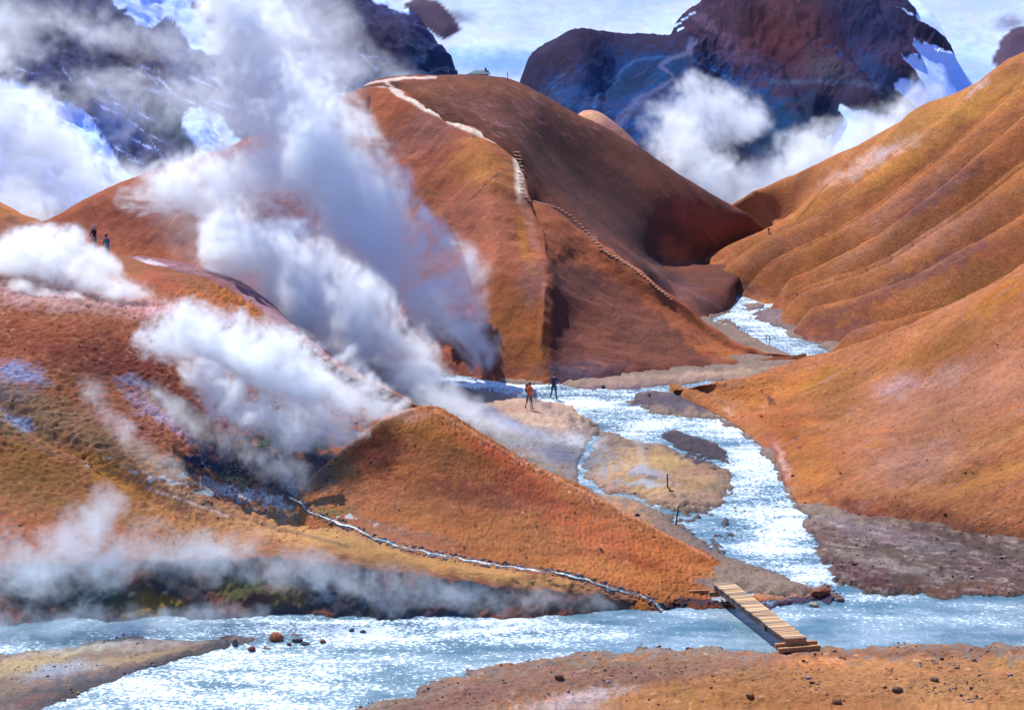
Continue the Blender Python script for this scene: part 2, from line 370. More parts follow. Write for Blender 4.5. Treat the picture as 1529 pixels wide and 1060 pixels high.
p.blob(230, 100, 90, 60, '#6A3A40', .9, 40); p.blob(210, 45, 120, 40, '#4E4468', .8); p.blob(70, 30, 100, 40, '#3E3650', .8)
p.blob(290, 90, 60, 60, '#12487C', .9, 50); p.blob(165, 180, 40, 60, '#12559A', .95, -35); p.blob(260, 180, 80, 40, '#4C6466', .8, 40)
p.blob(340, 30, 50, 30, '#3C5488', .9, 30); p.blob(570, 60, 90, 50, '#48364C', .9, 35); p.blob(640, 95, 50, 28, '#173F5C', .9, 40)
p.blob(600, 120, 60, 16, '#2E5A5E', .6, 10); p.blob(500, 100, 70, 30, '#3A5078', .8, 40)
snow = [[(150, -60), (165, 2), (190, 24), (225, 42), (240, 28), (262, 34), (278, 60), (290, 76), (330, 80), (332, 66), (318, 44), (296, 22), (284, 6), (300, 0), (345, 4), (368, 18), (392, 48), (430, 70), (440, 40), (420, 0), (400, -60)],
        [(-40, 100), (60, 140), (120, 160), (150, 200), (180, 250), (240, 280), (240, 330), (-40, 330)], [(500, -60), (556, 2), (612, 20), (560, -60)],
        [(285, 160), (330, 175), (360, 210), (350, 240), (300, 230), (270, 190)]]
for s_ in snow: p.poly(s_, '#DDE4F6', .92, 3, .6)
SK = []
for k in range(70):
    X = 10 + 340 * RNG.random(); Y = 90 + 190 * RNG.random()
    SK.append(S2([(X, Y), (X + 20 + 50 * RNG.random(), Y + 12 + 34 * RNG.random())], .8 + 1.6 * RNG.random(), '#DFE6F6', .65))
p.strokes(SK)
p.line([(590, 90), (540, 82), (565, 105)], 1.6, '#AFC6EA', .5)
grid_object('left_mountain', V, p.C, M_far)

# small pale knoll in the gap
cols = [[P(830, 210, 262), P(830, 300, 240)], [P(856, 178, 260), P(850, 300, 240)], [P(872, 166, 260), P(875, 300, 240)], [P(892, 167, 260), P(900, 300, 240)],
        [P(912, 180, 260), P(925, 300, 240)], [P(940, 205, 260), P(950, 300, 240)], [P(975, 260, 260), P(990, 320, 240)]]
V = loft(cols, 120, 80, 6); p = Paint(ripples(V, .4, .1, .1, .5, 3), '#B98474', 4, 6); p.blob(885, 175, 22, 12, '#E0A878', .9)
p.blob(930, 215, 40, 20, '#8C4A44', .8, 40)
grid_object('pale_knoll', V, p.C, M_soil)

# ------------------------------------------------------------------ the great central hill
def H7a():
    b = lambda X, Y: G(X, Y, -.15)
    c = [[P(20, 345, 185), b(0, 470)], [P(70, 328, 190), b(90, 480)], [P(150, 285, 193), b(200, 490)], [P(250, 250, 193), b(320, 500)],
         [P(350, 215, 190), b(430, 515)], [P(480, 160, 184), b(530, 535)], [P(540, 130, 179), b(590, 548)], [P(585, 130, 176), b(640, 558)],
         [P(660, 165, 172), b(700, 567)], [P(742, 206, 168), P(740, 330, 150), P(745, 455, 140), b(750, 574)],
         [P(775, 240, 165), P(792, 340, 151), P(800, 440, 140.5), b(800, 576)],
         [P(785, 296, 160), P(820, 388, 147), P(821, 470, 138.5), b(824, 577)],
         [P(812, 302, 159), P(832, 395, 148), P(845, 480, 140.5), b(850, 576)],
         [P(870, 340, 157), P(890, 410, 151), P(910, 490, 142.5), b(900, 574)],
         [P(950, 396, 153), P(955, 450, 149), P(970, 520, 141.5), b(960, 568)],
         [P(1010, 447, 150), P(1020, 480, 147), P(1030, 530, 141), b(1020, 562)], [P(1085, 500, 147), b(1085, 557)],
         [P(1150, 527, 144.5), b(1150, 552)], [P(1200, 538, 142), b(1205, 547)]]
    V = loft(c, 760, 400, 5, True); return V
V = H7a(); x, y, z = V[..., 0], V[..., 1], V[..., 2]
X0, Y0 = proj(V)
V = ripples(V, .35, .09, .05, .7, 61); V[..., 0] += .45 * fbm(y * .13, z * .22, 3, 66) * sstep(.5, 3, 20 - z)
V[..., 2] += .16 * fbm(x * .35, y * .28, 4, 67)
st = fbm(X0 / 9 + Y0 / 12, Y0 / 90 - X0 / 120, 3, 63); V[..., 2] += .03 * st * (1 - sstep(620, 760, X0)) + .012 * st
p = Paint(V, '#A55B36', 9, 7)
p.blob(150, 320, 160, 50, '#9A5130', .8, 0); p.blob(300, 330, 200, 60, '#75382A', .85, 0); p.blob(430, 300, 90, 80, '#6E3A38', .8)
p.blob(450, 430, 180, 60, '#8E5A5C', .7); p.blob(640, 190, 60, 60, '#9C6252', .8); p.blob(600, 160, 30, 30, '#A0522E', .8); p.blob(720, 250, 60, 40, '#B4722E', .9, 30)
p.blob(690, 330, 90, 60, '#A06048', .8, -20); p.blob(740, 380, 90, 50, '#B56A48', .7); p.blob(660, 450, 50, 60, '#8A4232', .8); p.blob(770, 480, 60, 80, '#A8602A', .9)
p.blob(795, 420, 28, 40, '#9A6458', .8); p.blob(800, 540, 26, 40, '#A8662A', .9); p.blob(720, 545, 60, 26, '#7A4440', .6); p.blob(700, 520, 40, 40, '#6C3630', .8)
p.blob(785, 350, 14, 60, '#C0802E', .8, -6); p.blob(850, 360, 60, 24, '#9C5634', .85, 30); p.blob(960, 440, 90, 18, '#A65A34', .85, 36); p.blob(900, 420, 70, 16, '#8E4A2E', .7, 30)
p.poly([(822, 386), (845, 392), (900, 408), (950, 440), (1010, 490), (1060, 540), (1060, 560), (822, 580)], '#6E4034', .75, 4, .5)  # shade right of the rib, painted in as darker soil
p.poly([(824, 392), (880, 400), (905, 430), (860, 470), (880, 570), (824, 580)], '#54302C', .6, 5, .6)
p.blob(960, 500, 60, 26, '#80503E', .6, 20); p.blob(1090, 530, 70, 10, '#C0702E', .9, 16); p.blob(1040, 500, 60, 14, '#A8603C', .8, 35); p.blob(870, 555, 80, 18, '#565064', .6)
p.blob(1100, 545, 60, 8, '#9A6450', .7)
SK = []
for k in range(200):
    X = 560 + 480 * RNG.random(); Y = 170 + 380 * RNG.random()
    s_ = -1 if X < 780 else .6
    SK.append(S2([(X, Y), (X + 12 + 22 * RNG.random(), Y + s_ * (8 + 10 * RNG.random()))], 1 + 1.5 * RNG.random(), random.choice(['#C08458', '#6E3A2A', '#A86A5C', '#B06E30']), .35))
p.strokes(SK)
SK = []
for k in range(110):
    X = 240 + 260 * RNG.random(); Y = 250 + 230 * RNG.random()
    SK.append(S2([(X, Y), (X + 20 + 30 * RNG.random(), Y - 14 - 22 * RNG.random())], 1 + 1.2 * RNG.random(), random.choice(['#B08A90', '#6E3430', '#8A5A5C']), .5))
p.strokes(SK)
PATH = [(585, 134), (600, 143), (625, 158), (660, 176), (700, 194), (735, 207), (758, 214), (770, 226), (774, 250), (776, 275), (780, 296)]
p.line(PATH, [3.5, 3.5, 4, 4, 4.5, 5, 6, 6.5, 7, 8, 9], '#FFE9CC', 1, soft=.8)
p.line([(500, 138), (545, 128), (580, 128), (600, 140)], [2, 3, 5, 4], '#F0D8C4', .9)
p.line([(780, 296), (790, 330), (800, 370)], [9, 8, 7], '#B87A62', .7)
p.line([(780, 296), (830, 305), (862, 328), (880, 345), (915, 375), (950, 400), (1000, 440)], 3.0, '#B06A4C', .6)
p.line([(745, 258), (698, 302)], 1.0, '#5E3020', .8)
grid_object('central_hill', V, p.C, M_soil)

c = [[P(520, 145, 188), P(545, 185, 172)], [P(556, 124, 186), P(585, 160, 174)], [P(600, 117, 187), P(630, 175, 171)], [P(650, 114, 188), P(680, 200, 168)], [P(760, 118, 190), P(752, 235, 164.5)],
     [P(800, 136, 192), P(772, 262, 162.5)], [P(832, 154, 194), P(822, 220, 181.5), P(788, 302, 159)], [P(900, 190, 198), P(872, 262, 183.5), P(810, 325, 160)],
     [P(1000, 250, 203), P(955, 330, 184), P(880, 378, 159)], [P(1080, 302, 208), P(1012, 378, 192), P(950, 430, 153.5)], [P(1118, 325, 210), P(1072, 376, 205), G(1010, 475, .3)],
     [P(1150, 346, 214), P(1112, 374, 211), G(1060, 478, -.1)], [P(1175, 362, 216), P(1140, 384, 212), G(1087, 466, -.1)], [P(1200, 380, 216), P(1170, 400, 208), G(1100, 455, -.3)]]
V = loft(c, 520, 260, 6, True, backslope=.5); V = ripples(V, .3, .09, .05, .6, 71)
X0, Y0 = proj(V)
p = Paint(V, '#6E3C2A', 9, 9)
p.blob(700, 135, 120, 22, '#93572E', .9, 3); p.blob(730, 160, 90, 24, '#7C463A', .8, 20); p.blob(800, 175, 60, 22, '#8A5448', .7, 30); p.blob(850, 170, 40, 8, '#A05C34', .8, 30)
p.blob(880, 265, 190, 60, '#4E2A24', .95, 38); p.blob(950, 330, 120, 40, '#4E2C28', .8, 42); p.blob(975, 270, 100, 20, '#7E4630', .7, 32); p.blob(960, 370, 60, 18, '#4A3230', .9, 45)  # dark flank right of the trail: its shade painted into the brown
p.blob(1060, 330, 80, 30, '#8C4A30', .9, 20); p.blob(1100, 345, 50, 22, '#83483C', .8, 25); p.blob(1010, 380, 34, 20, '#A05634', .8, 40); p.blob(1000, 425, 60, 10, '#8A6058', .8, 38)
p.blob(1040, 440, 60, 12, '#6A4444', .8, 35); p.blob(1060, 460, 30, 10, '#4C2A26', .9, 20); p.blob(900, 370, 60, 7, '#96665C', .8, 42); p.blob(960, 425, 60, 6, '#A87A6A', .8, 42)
p.line([(850, 290), (900, 350), (960, 400), (1000, 430)], 2.5, '#5A3438', .7); p.line([(1000, 420), (1050, 445), (1085, 465)], 1.5, '#80584C', .6)
p.line([(1055, 345), (1070, 362)], 1.5, '#A0705E', .5)
p.blob(1076, 309, 6, 3, '#33202A', .9); p.blob(1067, 315, 4, 3, '#33202A', .9); p.blob(1104, 330, 3, 3, '#33202A', .9)
SK = []
for k in range(260):
    X = 620 + 260 * RNG.random(); Y = 120 + 80 * RNG.random()
    SK.append(S2([(X, Y), (X + 10 + 16 * RNG.random(), Y + 6 + 8 * RNG.random())], 1 + RNG.random(), random.choice(['#A4787A', '#5C3224', '#8A5A50', '#6A3A2A']), .45))
p.strokes(SK)
p.line([(500, 138), (545, 126), (580, 119), (650, 115)], [1.5, 2, 2.5, 2], '#ECD2BC', .8)
p.line([(575, 120), (590, 135), (600, 142)], 3, '#ECD2BC', .8)
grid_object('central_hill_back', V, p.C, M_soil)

# ------------------------------------------------------------------ fluted hill on the right
b = lambda X, Y: G(X, Y, -.15)
c = [[P(1078, 316, 232), P(1110, 345, 229), P(1130, 376, 226)], [P(1110, 297, 228), P(1150, 335, 223), P(1165, 362, 219)], [P(1150, 276, 221), P(1182, 334, 212), P(1112, 370, 205), b(1018, 404)], [P(1200, 253, 215), P(1190, 345, 206), b(1026, 406)], [P(1300, 203, 206), P(1200, 315, 200), b(1034, 410)], [P(1420, 140, 196), P(1270, 300, 186), b(1048, 420)],
     [P(1529, 80, 187), P(1340, 262, 177), b(1070, 437)], [P(1650, 20, 178), P(1385, 282, 168), b(1115, 447)], [P(1770, -20, 164), P(1400, 322, 161), b(1160, 470)], [P(1880, 50, 154), P(1420, 380, 151), b(1172, 494)],
     [P(1980, 130, 146), P(1450, 432, 142.5), b(1225, 522)], [P(2060, 210, 139), P(1600, 470, 136), b(1330, 560)], [P(2100, 280, 133), P(1700, 520, 131), b(1450, 590)]]
V = loft(c, 640, 420, 6, True)
n_t, n_u = V.shape[:2]; U = np.linspace(0, 1, n_u)[None, :] * np.ones((n_t, 1)); TT = np.linspace(0, 1, n_t)[:, None] * np.ones((1, n_u))
X0, Y0 = proj(V)
def flute(q, c0, wd, dep):
    d = (q - c0) / wd
    return -dep * np.exp(-d * d)
q = U + .005 * fbm(X0 / 160, Y0 / 120, 2, 81)
env = sstep(.3, .6, TT) * (1 - sstep(.86, .99, TT))
z_ = 0
CRS = [.20, .35, .47, .565, .665, .74, .81, .885, .95]; DEP = [1.2, 4.2, 3.8, 3.0, 4.0, 2.6, 3.0, 2.8]
for c0, c1, dep in zip(CRS[:-1], CRS[1:], DEP):
    s_ = (q - c0) / (c1 - c0)
    z_ = z_ + np.where((s_ >= 0) & (s_ < 1), dep * (1 - sstep(0, .72, s_) + sstep(.70, 1.0, s_)) - dep * .7, 0) * (1 if c0 > .3 else .6)
env = np.clip(env + sstep(.5, .62, U) * sstep(.04, .2, TT) * (1 - sstep(.86, .99, TT)), 0, 1)
V[..., 2] += z_ * env
V = ripples(V, .25, .1, .05, .7, 83)
p = Paint(V, '#B06C3A', 8, 12)
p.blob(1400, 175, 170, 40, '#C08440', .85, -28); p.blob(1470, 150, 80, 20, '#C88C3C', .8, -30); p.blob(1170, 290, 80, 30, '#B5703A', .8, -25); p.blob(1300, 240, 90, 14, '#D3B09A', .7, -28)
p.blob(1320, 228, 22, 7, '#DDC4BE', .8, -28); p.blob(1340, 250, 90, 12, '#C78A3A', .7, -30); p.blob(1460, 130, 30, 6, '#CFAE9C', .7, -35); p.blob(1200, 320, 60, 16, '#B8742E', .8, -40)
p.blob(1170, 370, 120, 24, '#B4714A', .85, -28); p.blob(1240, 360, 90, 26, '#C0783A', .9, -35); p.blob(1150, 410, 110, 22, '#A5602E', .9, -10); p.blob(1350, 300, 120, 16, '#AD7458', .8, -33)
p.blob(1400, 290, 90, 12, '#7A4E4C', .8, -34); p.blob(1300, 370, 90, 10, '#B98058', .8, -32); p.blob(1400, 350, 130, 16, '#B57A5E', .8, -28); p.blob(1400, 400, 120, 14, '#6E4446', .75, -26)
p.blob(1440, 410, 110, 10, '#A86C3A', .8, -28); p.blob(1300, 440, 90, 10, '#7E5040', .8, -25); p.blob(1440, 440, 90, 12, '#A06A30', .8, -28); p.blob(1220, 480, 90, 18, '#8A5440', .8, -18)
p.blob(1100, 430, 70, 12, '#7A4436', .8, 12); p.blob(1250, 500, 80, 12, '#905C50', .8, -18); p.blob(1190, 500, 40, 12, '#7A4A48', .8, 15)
p.line([(1190, 330), (1215, 300), (1235, 275)], 2, '#7E4A22', .7); p.line([(1160, 345), (1260, 305), (1370, 250), (1529, 165)], 3, '#8E5A3A', .45)
SK = []
for k in range(240):
    X = 1060 + 480 * RNG.random(); Y = 120 + 380 * RNG.random(); l_ = 20 + 40 * RNG.random()
    SK.append(S2([(X, Y), (X + l_, Y - l_ * .55)], 1 + RNG.random(), random.choice(['#D0A07A', '#7A4A30', '#C28A44', '#9A6450']), .3))
p.strokes(SK)
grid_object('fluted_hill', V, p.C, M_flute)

# hill in front of it, right
c = [[P(1005, 590, 129), b(1000, 592)], [P(1060, 576, 130.5), b(1018, 600)], [P(1110, 562, 132), P(1090, 600, 126), b(1052, 615)], [P(1180, 543, 134), P(1150, 600, 125), b(1082, 630)], [P(1240, 528, 132), P(1200, 610, 120), b(1110, 650)],
     [P(1300, 507, 129), P(1260, 620, 116), b(1150, 690)], [P(1400, 464, 124), P(1340, 620, 110), b(1172, 730)], [P(1470, 432, 121), P(1400, 620, 106), b(1192, 760)], [P(1529, 400, 118), P(1480, 630, 101), b(1290, 785)],
     [P(1640, 345, 114), P(1570, 620, 97), b(1400, 806)], [P(1780, 270, 110), P(1680, 600, 93), b(1529, 831)], [P(1920, 200, 106), P(1800, 600, 90), b(1720, 862)], [P(2050, 150, 102), P(1950, 600, 86), b(1950, 880)]]
V = loft(c, 520, 400, 5, True); V = ripples(V, .35, .12, .07, .9, 91)
X0, Y0 = proj(V)
V[..., 2] -= .35 * np.exp(-(ldist(X0, Y0, [(1180, 790), (1330, 735), (1470, 690), (1560, 660)]) / 26) ** 2) * sstep(1290, 1480, X0)
V[..., 2] += .05 * fbm(X0 / 6 + Y0 / 12, Y0 / 6 - X0 / 12, 3, 95)
p = Paint(V, '#AE6E40', 9, 13)
p.blob(1140, 585, 90, 24, '#B8722E', .85, -15); p.blob(1230, 570, 60, 22, '#BE7C28', .9, -20); p.blob(1250, 600, 50, 60, '#94602C', .8, -20); p.blob(1180, 640, 60, 50, '#A8622C', .9, 40)
p.blob(1215, 690, 30, 60, '#B8742E', .7, -10); p.blob(1400, 600, 140, 60, '#AC7456', .85, -10); p.blob(1340, 575, 40, 22, '#BC9490', .75, -20); p.blob(1420, 560, 50, 16, '#B48C84', .6, -30)
p.blob(1370, 690, 90, 40, '#B58670', .75, -15); p.blob(1400, 520, 120, 24, '#A66A2C', .85, -25); p.blob(1500, 440, 60, 16, '#BA7420', .9, -28); p.blob(1500, 560, 60, 60, '#B27858', .8)
p.blob(1480, 710, 80, 20, '#B07A3A', .8, -20); p.blob(1450, 705, 60, 8, '#7A5020', .6, -25); p.blob(1480, 660, 80, 14, '#B8824E', .7, -20); p.blob(1400, 770, 160, 16, '#8C5034', .9, 12); p.blob(1480, 810, 140, 20, '#6E3E36', .95, 12)
p.blob(1290, 765, 90, 14, '#804430', .9, 25); p.blob(1160, 690, 14, 44, '#9C5A4A', .9, -25); p.blob(1170, 690, 6, 26, '#D8AC9C', .7, -20); p.blob(1152, 594, 10, 8, '#55302C', .85); p.blob(1080, 600, 30, 8, '#A8764A', .8, 20)
p.blob(1085, 612, 14, 5, '#D4AC90', .6)
p.line([(1010, 596), (1052, 612), (1085, 628), (1112, 648), (1150, 688), (1172, 728), (1192, 758), (1290, 783), (1400, 804), (1529, 829)], 3.5, '#5A2A26', .85)
SK = []
for k in range(700):
    X = 1120 + 420 * RNG.random(); Y = 480 + 320 * RNG.random(); l_ = 3 + 7 * RNG.random()
    SK.append(S2([(X, Y), (X + l_, Y - l_ * .7)], .8 + .9 * RNG.random(), random.choice(['#6E3E20', '#8A5230', '#D09A6E', '#7E4A2A']), .5))
p.strokes(SK)
SK = []
for k in range(160):
    X = 1060 + 470 * RNG.random(); Y = 440 + 360 * RNG.random(); l_ = 20 + 60 * RNG.random()
    SK.append((X, Y, X + l_, Y - l_ * .5, 1 + 1.6 * RNG.random(), random.choice(['#8A4C2A', '#C89070', '#A4603A', '#B0807A']), .4))
p.strokes(SK)
grid_object('right_hill', V, p.C, M_soil)

# ------------------------------------------------------------------ hills on the left
c = [[P(-250, 200, 175), P(-250, 500, 150)], [P(-80, 270, 170), P(-80, 500, 148)], [P(0, 306, 166), P(0, 500, 146)], [P(40, 320, 164), P(50, 500, 146)], [P(66, 334, 162), P(80, 500, 146)], [P(120, 360, 162), P(130, 500, 146)]]
V = ripples(loft(c, 160, 110, 6), .4, .1, .12, .5, 101); p = Paint(V, '#B5703E', 6, 14); p.blob(20, 315, 60, 8, '#C07A3A', .8, 15); p.blob(10, 335, 40, 10, '#6A3628', .8)
grid_object('far_left_hill', V, p.C, M_left)

c = [[P(150, 384, 143), P(140, 440, 128)], [P(200, 388, 142), P(190, 440, 127)], [P(262, 397, 140), P(250, 450, 125)], [P(340, 413, 137), P(300, 480, 121)], [P(385, 438, 134), P(350, 510, 118)], [P(425, 472, 130), P(400, 540, 114)],
     [P(480, 522, 126), P(460, 570, 113)], [P(530, 565, 121), P(520, 600, 112)], [P(590, 600, 116), P(590, 625, 111)]]
V = ripples(loft(c, 300, 120, 5, backslope=.5), .3, .15, .08, .9, 111); p = Paint(V, '#96666A', 7, 15)
p.blob(228, 392, 28, 3, '#DCD0D8', .8, 8); p.blob(300, 405, 60, 5, '#A07A7C', .7, 8); p.blob(300, 425, 70, 12, '#7C4A42', .8, 10); p.blob(400, 460, 60, 16, '#A88088', .8, 35)
SK = []
for k in range(90):
    X = 220 + 260 * RNG.random(); Y = 400 + 130 * RNG.random(); SK.append(S2([(X, Y), (X + 16, Y + 10)], 1.1, random.choice(['#C8A8A8', '#6A3A3A']), .5))
p.strokes(SK)
grid_object('lilac_ridge', V, p.C, M_soil)

bk = lambda X, Yt, d, Yb: [P(X, Yt, d), G(X, Yb, -.3)]
c = [[P(-300, 250, 112), P(-300, 380, 104), P(-260, 560, 92), P(-240, 700, 85.5), P(-220, 838, 79.5), G(-200, 955, -.3)],
     [P(-120, 290, 122), P(-120, 395, 107), P(-110, 560, 93), P(-100, 700, 86), P(-90, 838, 79.3), G(-80, 948, -.3)],
     [P(0, 325, 130), P(0, 424, 108), P(0, 580, 93.5), P(0, 720, 86.5), P(0, 838, 79.4), G(0, 944, -.3)],
     [P(90, 357, 132), P(110, 445, 107), P(110, 600, 93), P(110, 735, 86), P(110, 836, 79.5), G(110, 938, -.3)],
     [P(150, 377, 133), P(180, 458, 107), P(190, 620, 93), P(210, 745, 86), P(210, 832, 79.8), G(210, 935, -.3)],
     [P(200, 390, 126), P(260, 466, 107), P(280, 650, 93), P(300, 760, 85.5), P(310, 829, 80), G(310, 934, -.3)],
     [P(262, 404, 122), P(330, 470, 108), P(360, 680, 92), P(390, 775, 84.8), P(410, 828, 80.2), G(410, 932, -.3)],
     [P(350, 441, 115), P(400, 500, 106), P(420, 690, 91.5), P(460, 785, 84), P(500, 836, 80), G(500, 935, -.3)],
     [P(430, 494, 108), P(470, 550, 102.5), P(470, 690, 91), P(560, 810, 82.5), P(590, 847, 79.9), G(590, 939, -.3)],
     [P(490, 539, 103.5), P(530, 590, 99), P(520, 690, 91.5), P(640, 835, 81.2), P(690, 862, 79.3), G(690, 937, -.3)],
     [P(560, 571, 100), P(580, 615, 97.5), P(600, 720, 90), P(740, 850, 80.6), P(780, 874, 79.2), G(780, 934, -.3)],
     [P(620, 604, 97.5), P(640, 640, 96), P(700, 780, 86), P(820, 865, 80.2), P(860, 882, 79.2), G(860, 928, -.3)],
     [P(680, 650, 96), P(720, 700, 92.5), P(800, 820, 84), P(890, 880, 79.9), P(940, 893, 79.2), G(940, 920, -.3)],
     [P(740, 720, 92), P(800, 770, 89), P(860, 850, 82.4), P(960, 893, 79.6), P(985, 899, 79.4), G(990, 912, -.3)],
     [P(860, 800, 88), P(880, 830, 85), P(930, 880, 80.9), P(990, 899, 79.7), P(1005, 903, 79.6), G(1010, 914, -.4)]]
V = loft(c, 620, 620, 4, True, backslope=.5)
X0, Y0 = proj(V)
# gully that runs down behind the front lobe, bank left ragged by slumps
dg = ldist(X0, Y0, [(-60, 560), (60, 640), (150, 690), (225, 735), (310, 775), (400, 800)])
V[..., 2] -= .5 * np.exp(-(dg / 13) ** 2) * (1 - sstep(330, 400, X0))
bowl = ldist(X0, Y0, [(300, 690), (360, 720), (440, 745)]); V[..., 2] -= .7 * np.exp(-(bowl / 46) ** 2)
bm = sstep(845, 880, Y0 + .0 * X0) * (1 - sstep(600, 1000, X0) * .5)
V[..., 1] -= bm * (.5 * fbm(V[..., 0] * .6, V[..., 2] * .9, 4, 122) + .25 * np.abs(fbm(V[..., 0] * 2.1, V[..., 2] * 2, 3, 123)))
V[..., 2] += .25 * fbm(V[..., 0] * .14, V[..., 1] * .14, 3, 124) + .06 * fbm(V[..., 0] * .9, V[..., 1] * .9, 4, 125)
hm = np.exp(-(bowl / 42) ** 2); V[..., 2] += hm * .35 * (np.abs(fbm(V[..., 0] * .9, V[..., 1] * .8, 4, 128)) - .3)
lump = fbm(X0 / 9 + Y0 / 20, Y0 / 5, 3, 127); V[..., 2] += .10 * lump * sstep(400, 440, Y0) * (1 - sstep(350, 520, X0)) * (1 - sstep(800, 840, Y0))
p = Paint(V, '#9A5E3A', 9, 17)
p.blob(60, 440, 240, 26, '#C3978E', .9, 6); p.blob(300, 470, 120, 16, '#CFA8A8', .9, 4); p.blob(100, 510, 190, 44, '#8A4328', .95, 5); p.blob(180, 550, 130, 40, '#6C2C22', .9, 12)
p.blob(270, 500, 60, 24, '#6E3220', .8, 10); p.blob(280, 600, 60, 30, '#6A2C26', .9, 20); p.blob(190, 640, 70, 30, '#8A5046', .8, 20); p.blob(330, 640, 60, 24, '#7C3E36', .8, 20)
p.blob(290, 440, 90, 10, '#BC6E38', .9, 20); p.blob(380, 470, 90, 12, '#B86A26', .95, 33); p.blob(240, 420, 40, 16, '#A8543A', .8, 20); p.blob(470, 530, 60, 10, '#B06A40', .9, 38); p.blob(560, 590, 60, 16, '#B5785C', .9, 32)
p.blob(590, 600, 30, 12, '#8C6A3E', .7, 30); p.blob(30, 620, 100, 50, '#8C7050', .9, 20); p.blob(30, 560, 45, 22, '#8C94B8', .9, 15); p.blob(30, 628, 26, 12, '#93A2C4', .85, 20); p.blob(10, 590, 60, 14, '#6C6A70', .7)
p.blob(120, 640, 110, 26, '#8E6C4C', .9, 32); p.blob(240, 715, 120, 26, '#96714E', .9, 30); p.blob(60, 720, 130, 60, '#8A5C24', .95, 20); p.blob(180, 720, 90, 26, '#A87024', .9, 32); p.blob(40, 790, 90, 30, '#A05A28', .85, 10)
p.blob(60, 815, 70, 18, '#97583E', .8); p.blob(300, 790, 150, 26, '#A9743A', .95, 12); p.blob(480, 800, 200, 26, '#B88A52', .95, 12); p.blob(700, 850, 240, 16, '#BE8C4C', .95, 9); p.blob(450, 770, 60, 14, '#B08860', .8, 12)
p.blob(240, 620, 90, 14, '#A89AB4', .7, 35); p.blob(330, 695, 70, 22, '#3A3E52', .85, 20); p.blob(390, 690, 80, 34, '#28344A', .95, 10); p.blob(430, 650, 46, 18, '#3C4E44', .9, -10); p.blob(440, 610, 120, 30, '#7E8AA0', .7)
p.blob(360, 735, 90, 10, '#B4C4C8', .8, 14); p.blob(430, 740, 30, 12, '#4C6A78', .8, 20); p.blob(345, 705, 26, 8, '#9A8A60', .7); p.blob(480, 640, 80, 16, '#5C7486', .7, -8); p.blob(200, 570, 40, 9, '#8A90A8', .7, 15)
p.line([(0, 640), (60, 668), (120, 690), (215, 720), (300, 752), (400, 785), (520, 815)], 3, '#6C5444', .55); p.line([(90, 620), (150, 655), (205, 695)], 1.6, '#5C4032', .5); p.line([(215, 728), (260, 742), (340, 770)], 2.4, '#C9B4A4', .6)
SK = []
for k in range(900):
    X = -20 + 420 * RNG.random(); Y = 430 + 390 * RNG.random(); l_ = 4 + 9 * RNG.random()
    c_ = random.choice(['#D09A7A', '#5A2A1C', '#B88058']) if Y < 560 else random.choice(['#C8A070', '#5A4028', '#7A5020', '#B0805A'])
    SK.append(S2([(X, Y), (X + l_, Y + l_ * (.3 if Y < 600 else .15))], .8 + .9 * RNG.random(), c_, .5))
p.strokes(SK)
for (X, Y, rx, ry, c_, a) in [(400, 700, 110, 44, '#26304A', .9), (470, 690, 40, 50, '#2A3646', .9), (540, 655, 60, 14, '#5C6C84', .8), (340, 705, 60, 22, '#1C2436', .9), (410, 690, 60, 34, '#141E34', .95), (435, 735, 34, 22, '#1A2C40', .9), (400, 655, 30, 20, '#22402E', .9), (475, 665, 40, 12, '#2C4A50', .85), (300, 690, 30, 12, '#2A3450', .8)]:
    p.blob(X, Y, rx, ry, c_, a, 8, .6, .9)
p.blob(370, 740, 110, 9, '#B4C4C8', .8, 12, .6, 1.6); p.blob(430, 715, 40, 8, '#90A4B8', .7, 60, .6, 1.4); p.blob(350, 716, 24, 6, '#8A845A', .7, 0, .6, 1.0)
XB, YB = p.X0, p.Y0
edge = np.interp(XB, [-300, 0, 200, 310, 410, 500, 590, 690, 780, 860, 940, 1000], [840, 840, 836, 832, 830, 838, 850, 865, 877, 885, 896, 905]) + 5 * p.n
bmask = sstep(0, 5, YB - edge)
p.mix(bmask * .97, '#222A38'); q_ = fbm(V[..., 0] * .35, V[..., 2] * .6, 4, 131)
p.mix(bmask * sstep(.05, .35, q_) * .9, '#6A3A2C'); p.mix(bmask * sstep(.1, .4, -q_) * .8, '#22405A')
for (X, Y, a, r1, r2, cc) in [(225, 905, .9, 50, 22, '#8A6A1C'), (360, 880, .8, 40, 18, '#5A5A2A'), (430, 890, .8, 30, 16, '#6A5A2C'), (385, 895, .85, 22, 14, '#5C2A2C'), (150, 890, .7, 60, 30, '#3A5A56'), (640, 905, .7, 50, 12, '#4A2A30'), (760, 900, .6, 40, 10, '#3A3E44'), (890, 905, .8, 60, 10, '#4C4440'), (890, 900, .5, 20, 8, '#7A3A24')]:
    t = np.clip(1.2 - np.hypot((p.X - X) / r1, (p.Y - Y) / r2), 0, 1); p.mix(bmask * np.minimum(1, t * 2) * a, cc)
grid_object('left_hillside', V, p.C, M_left)

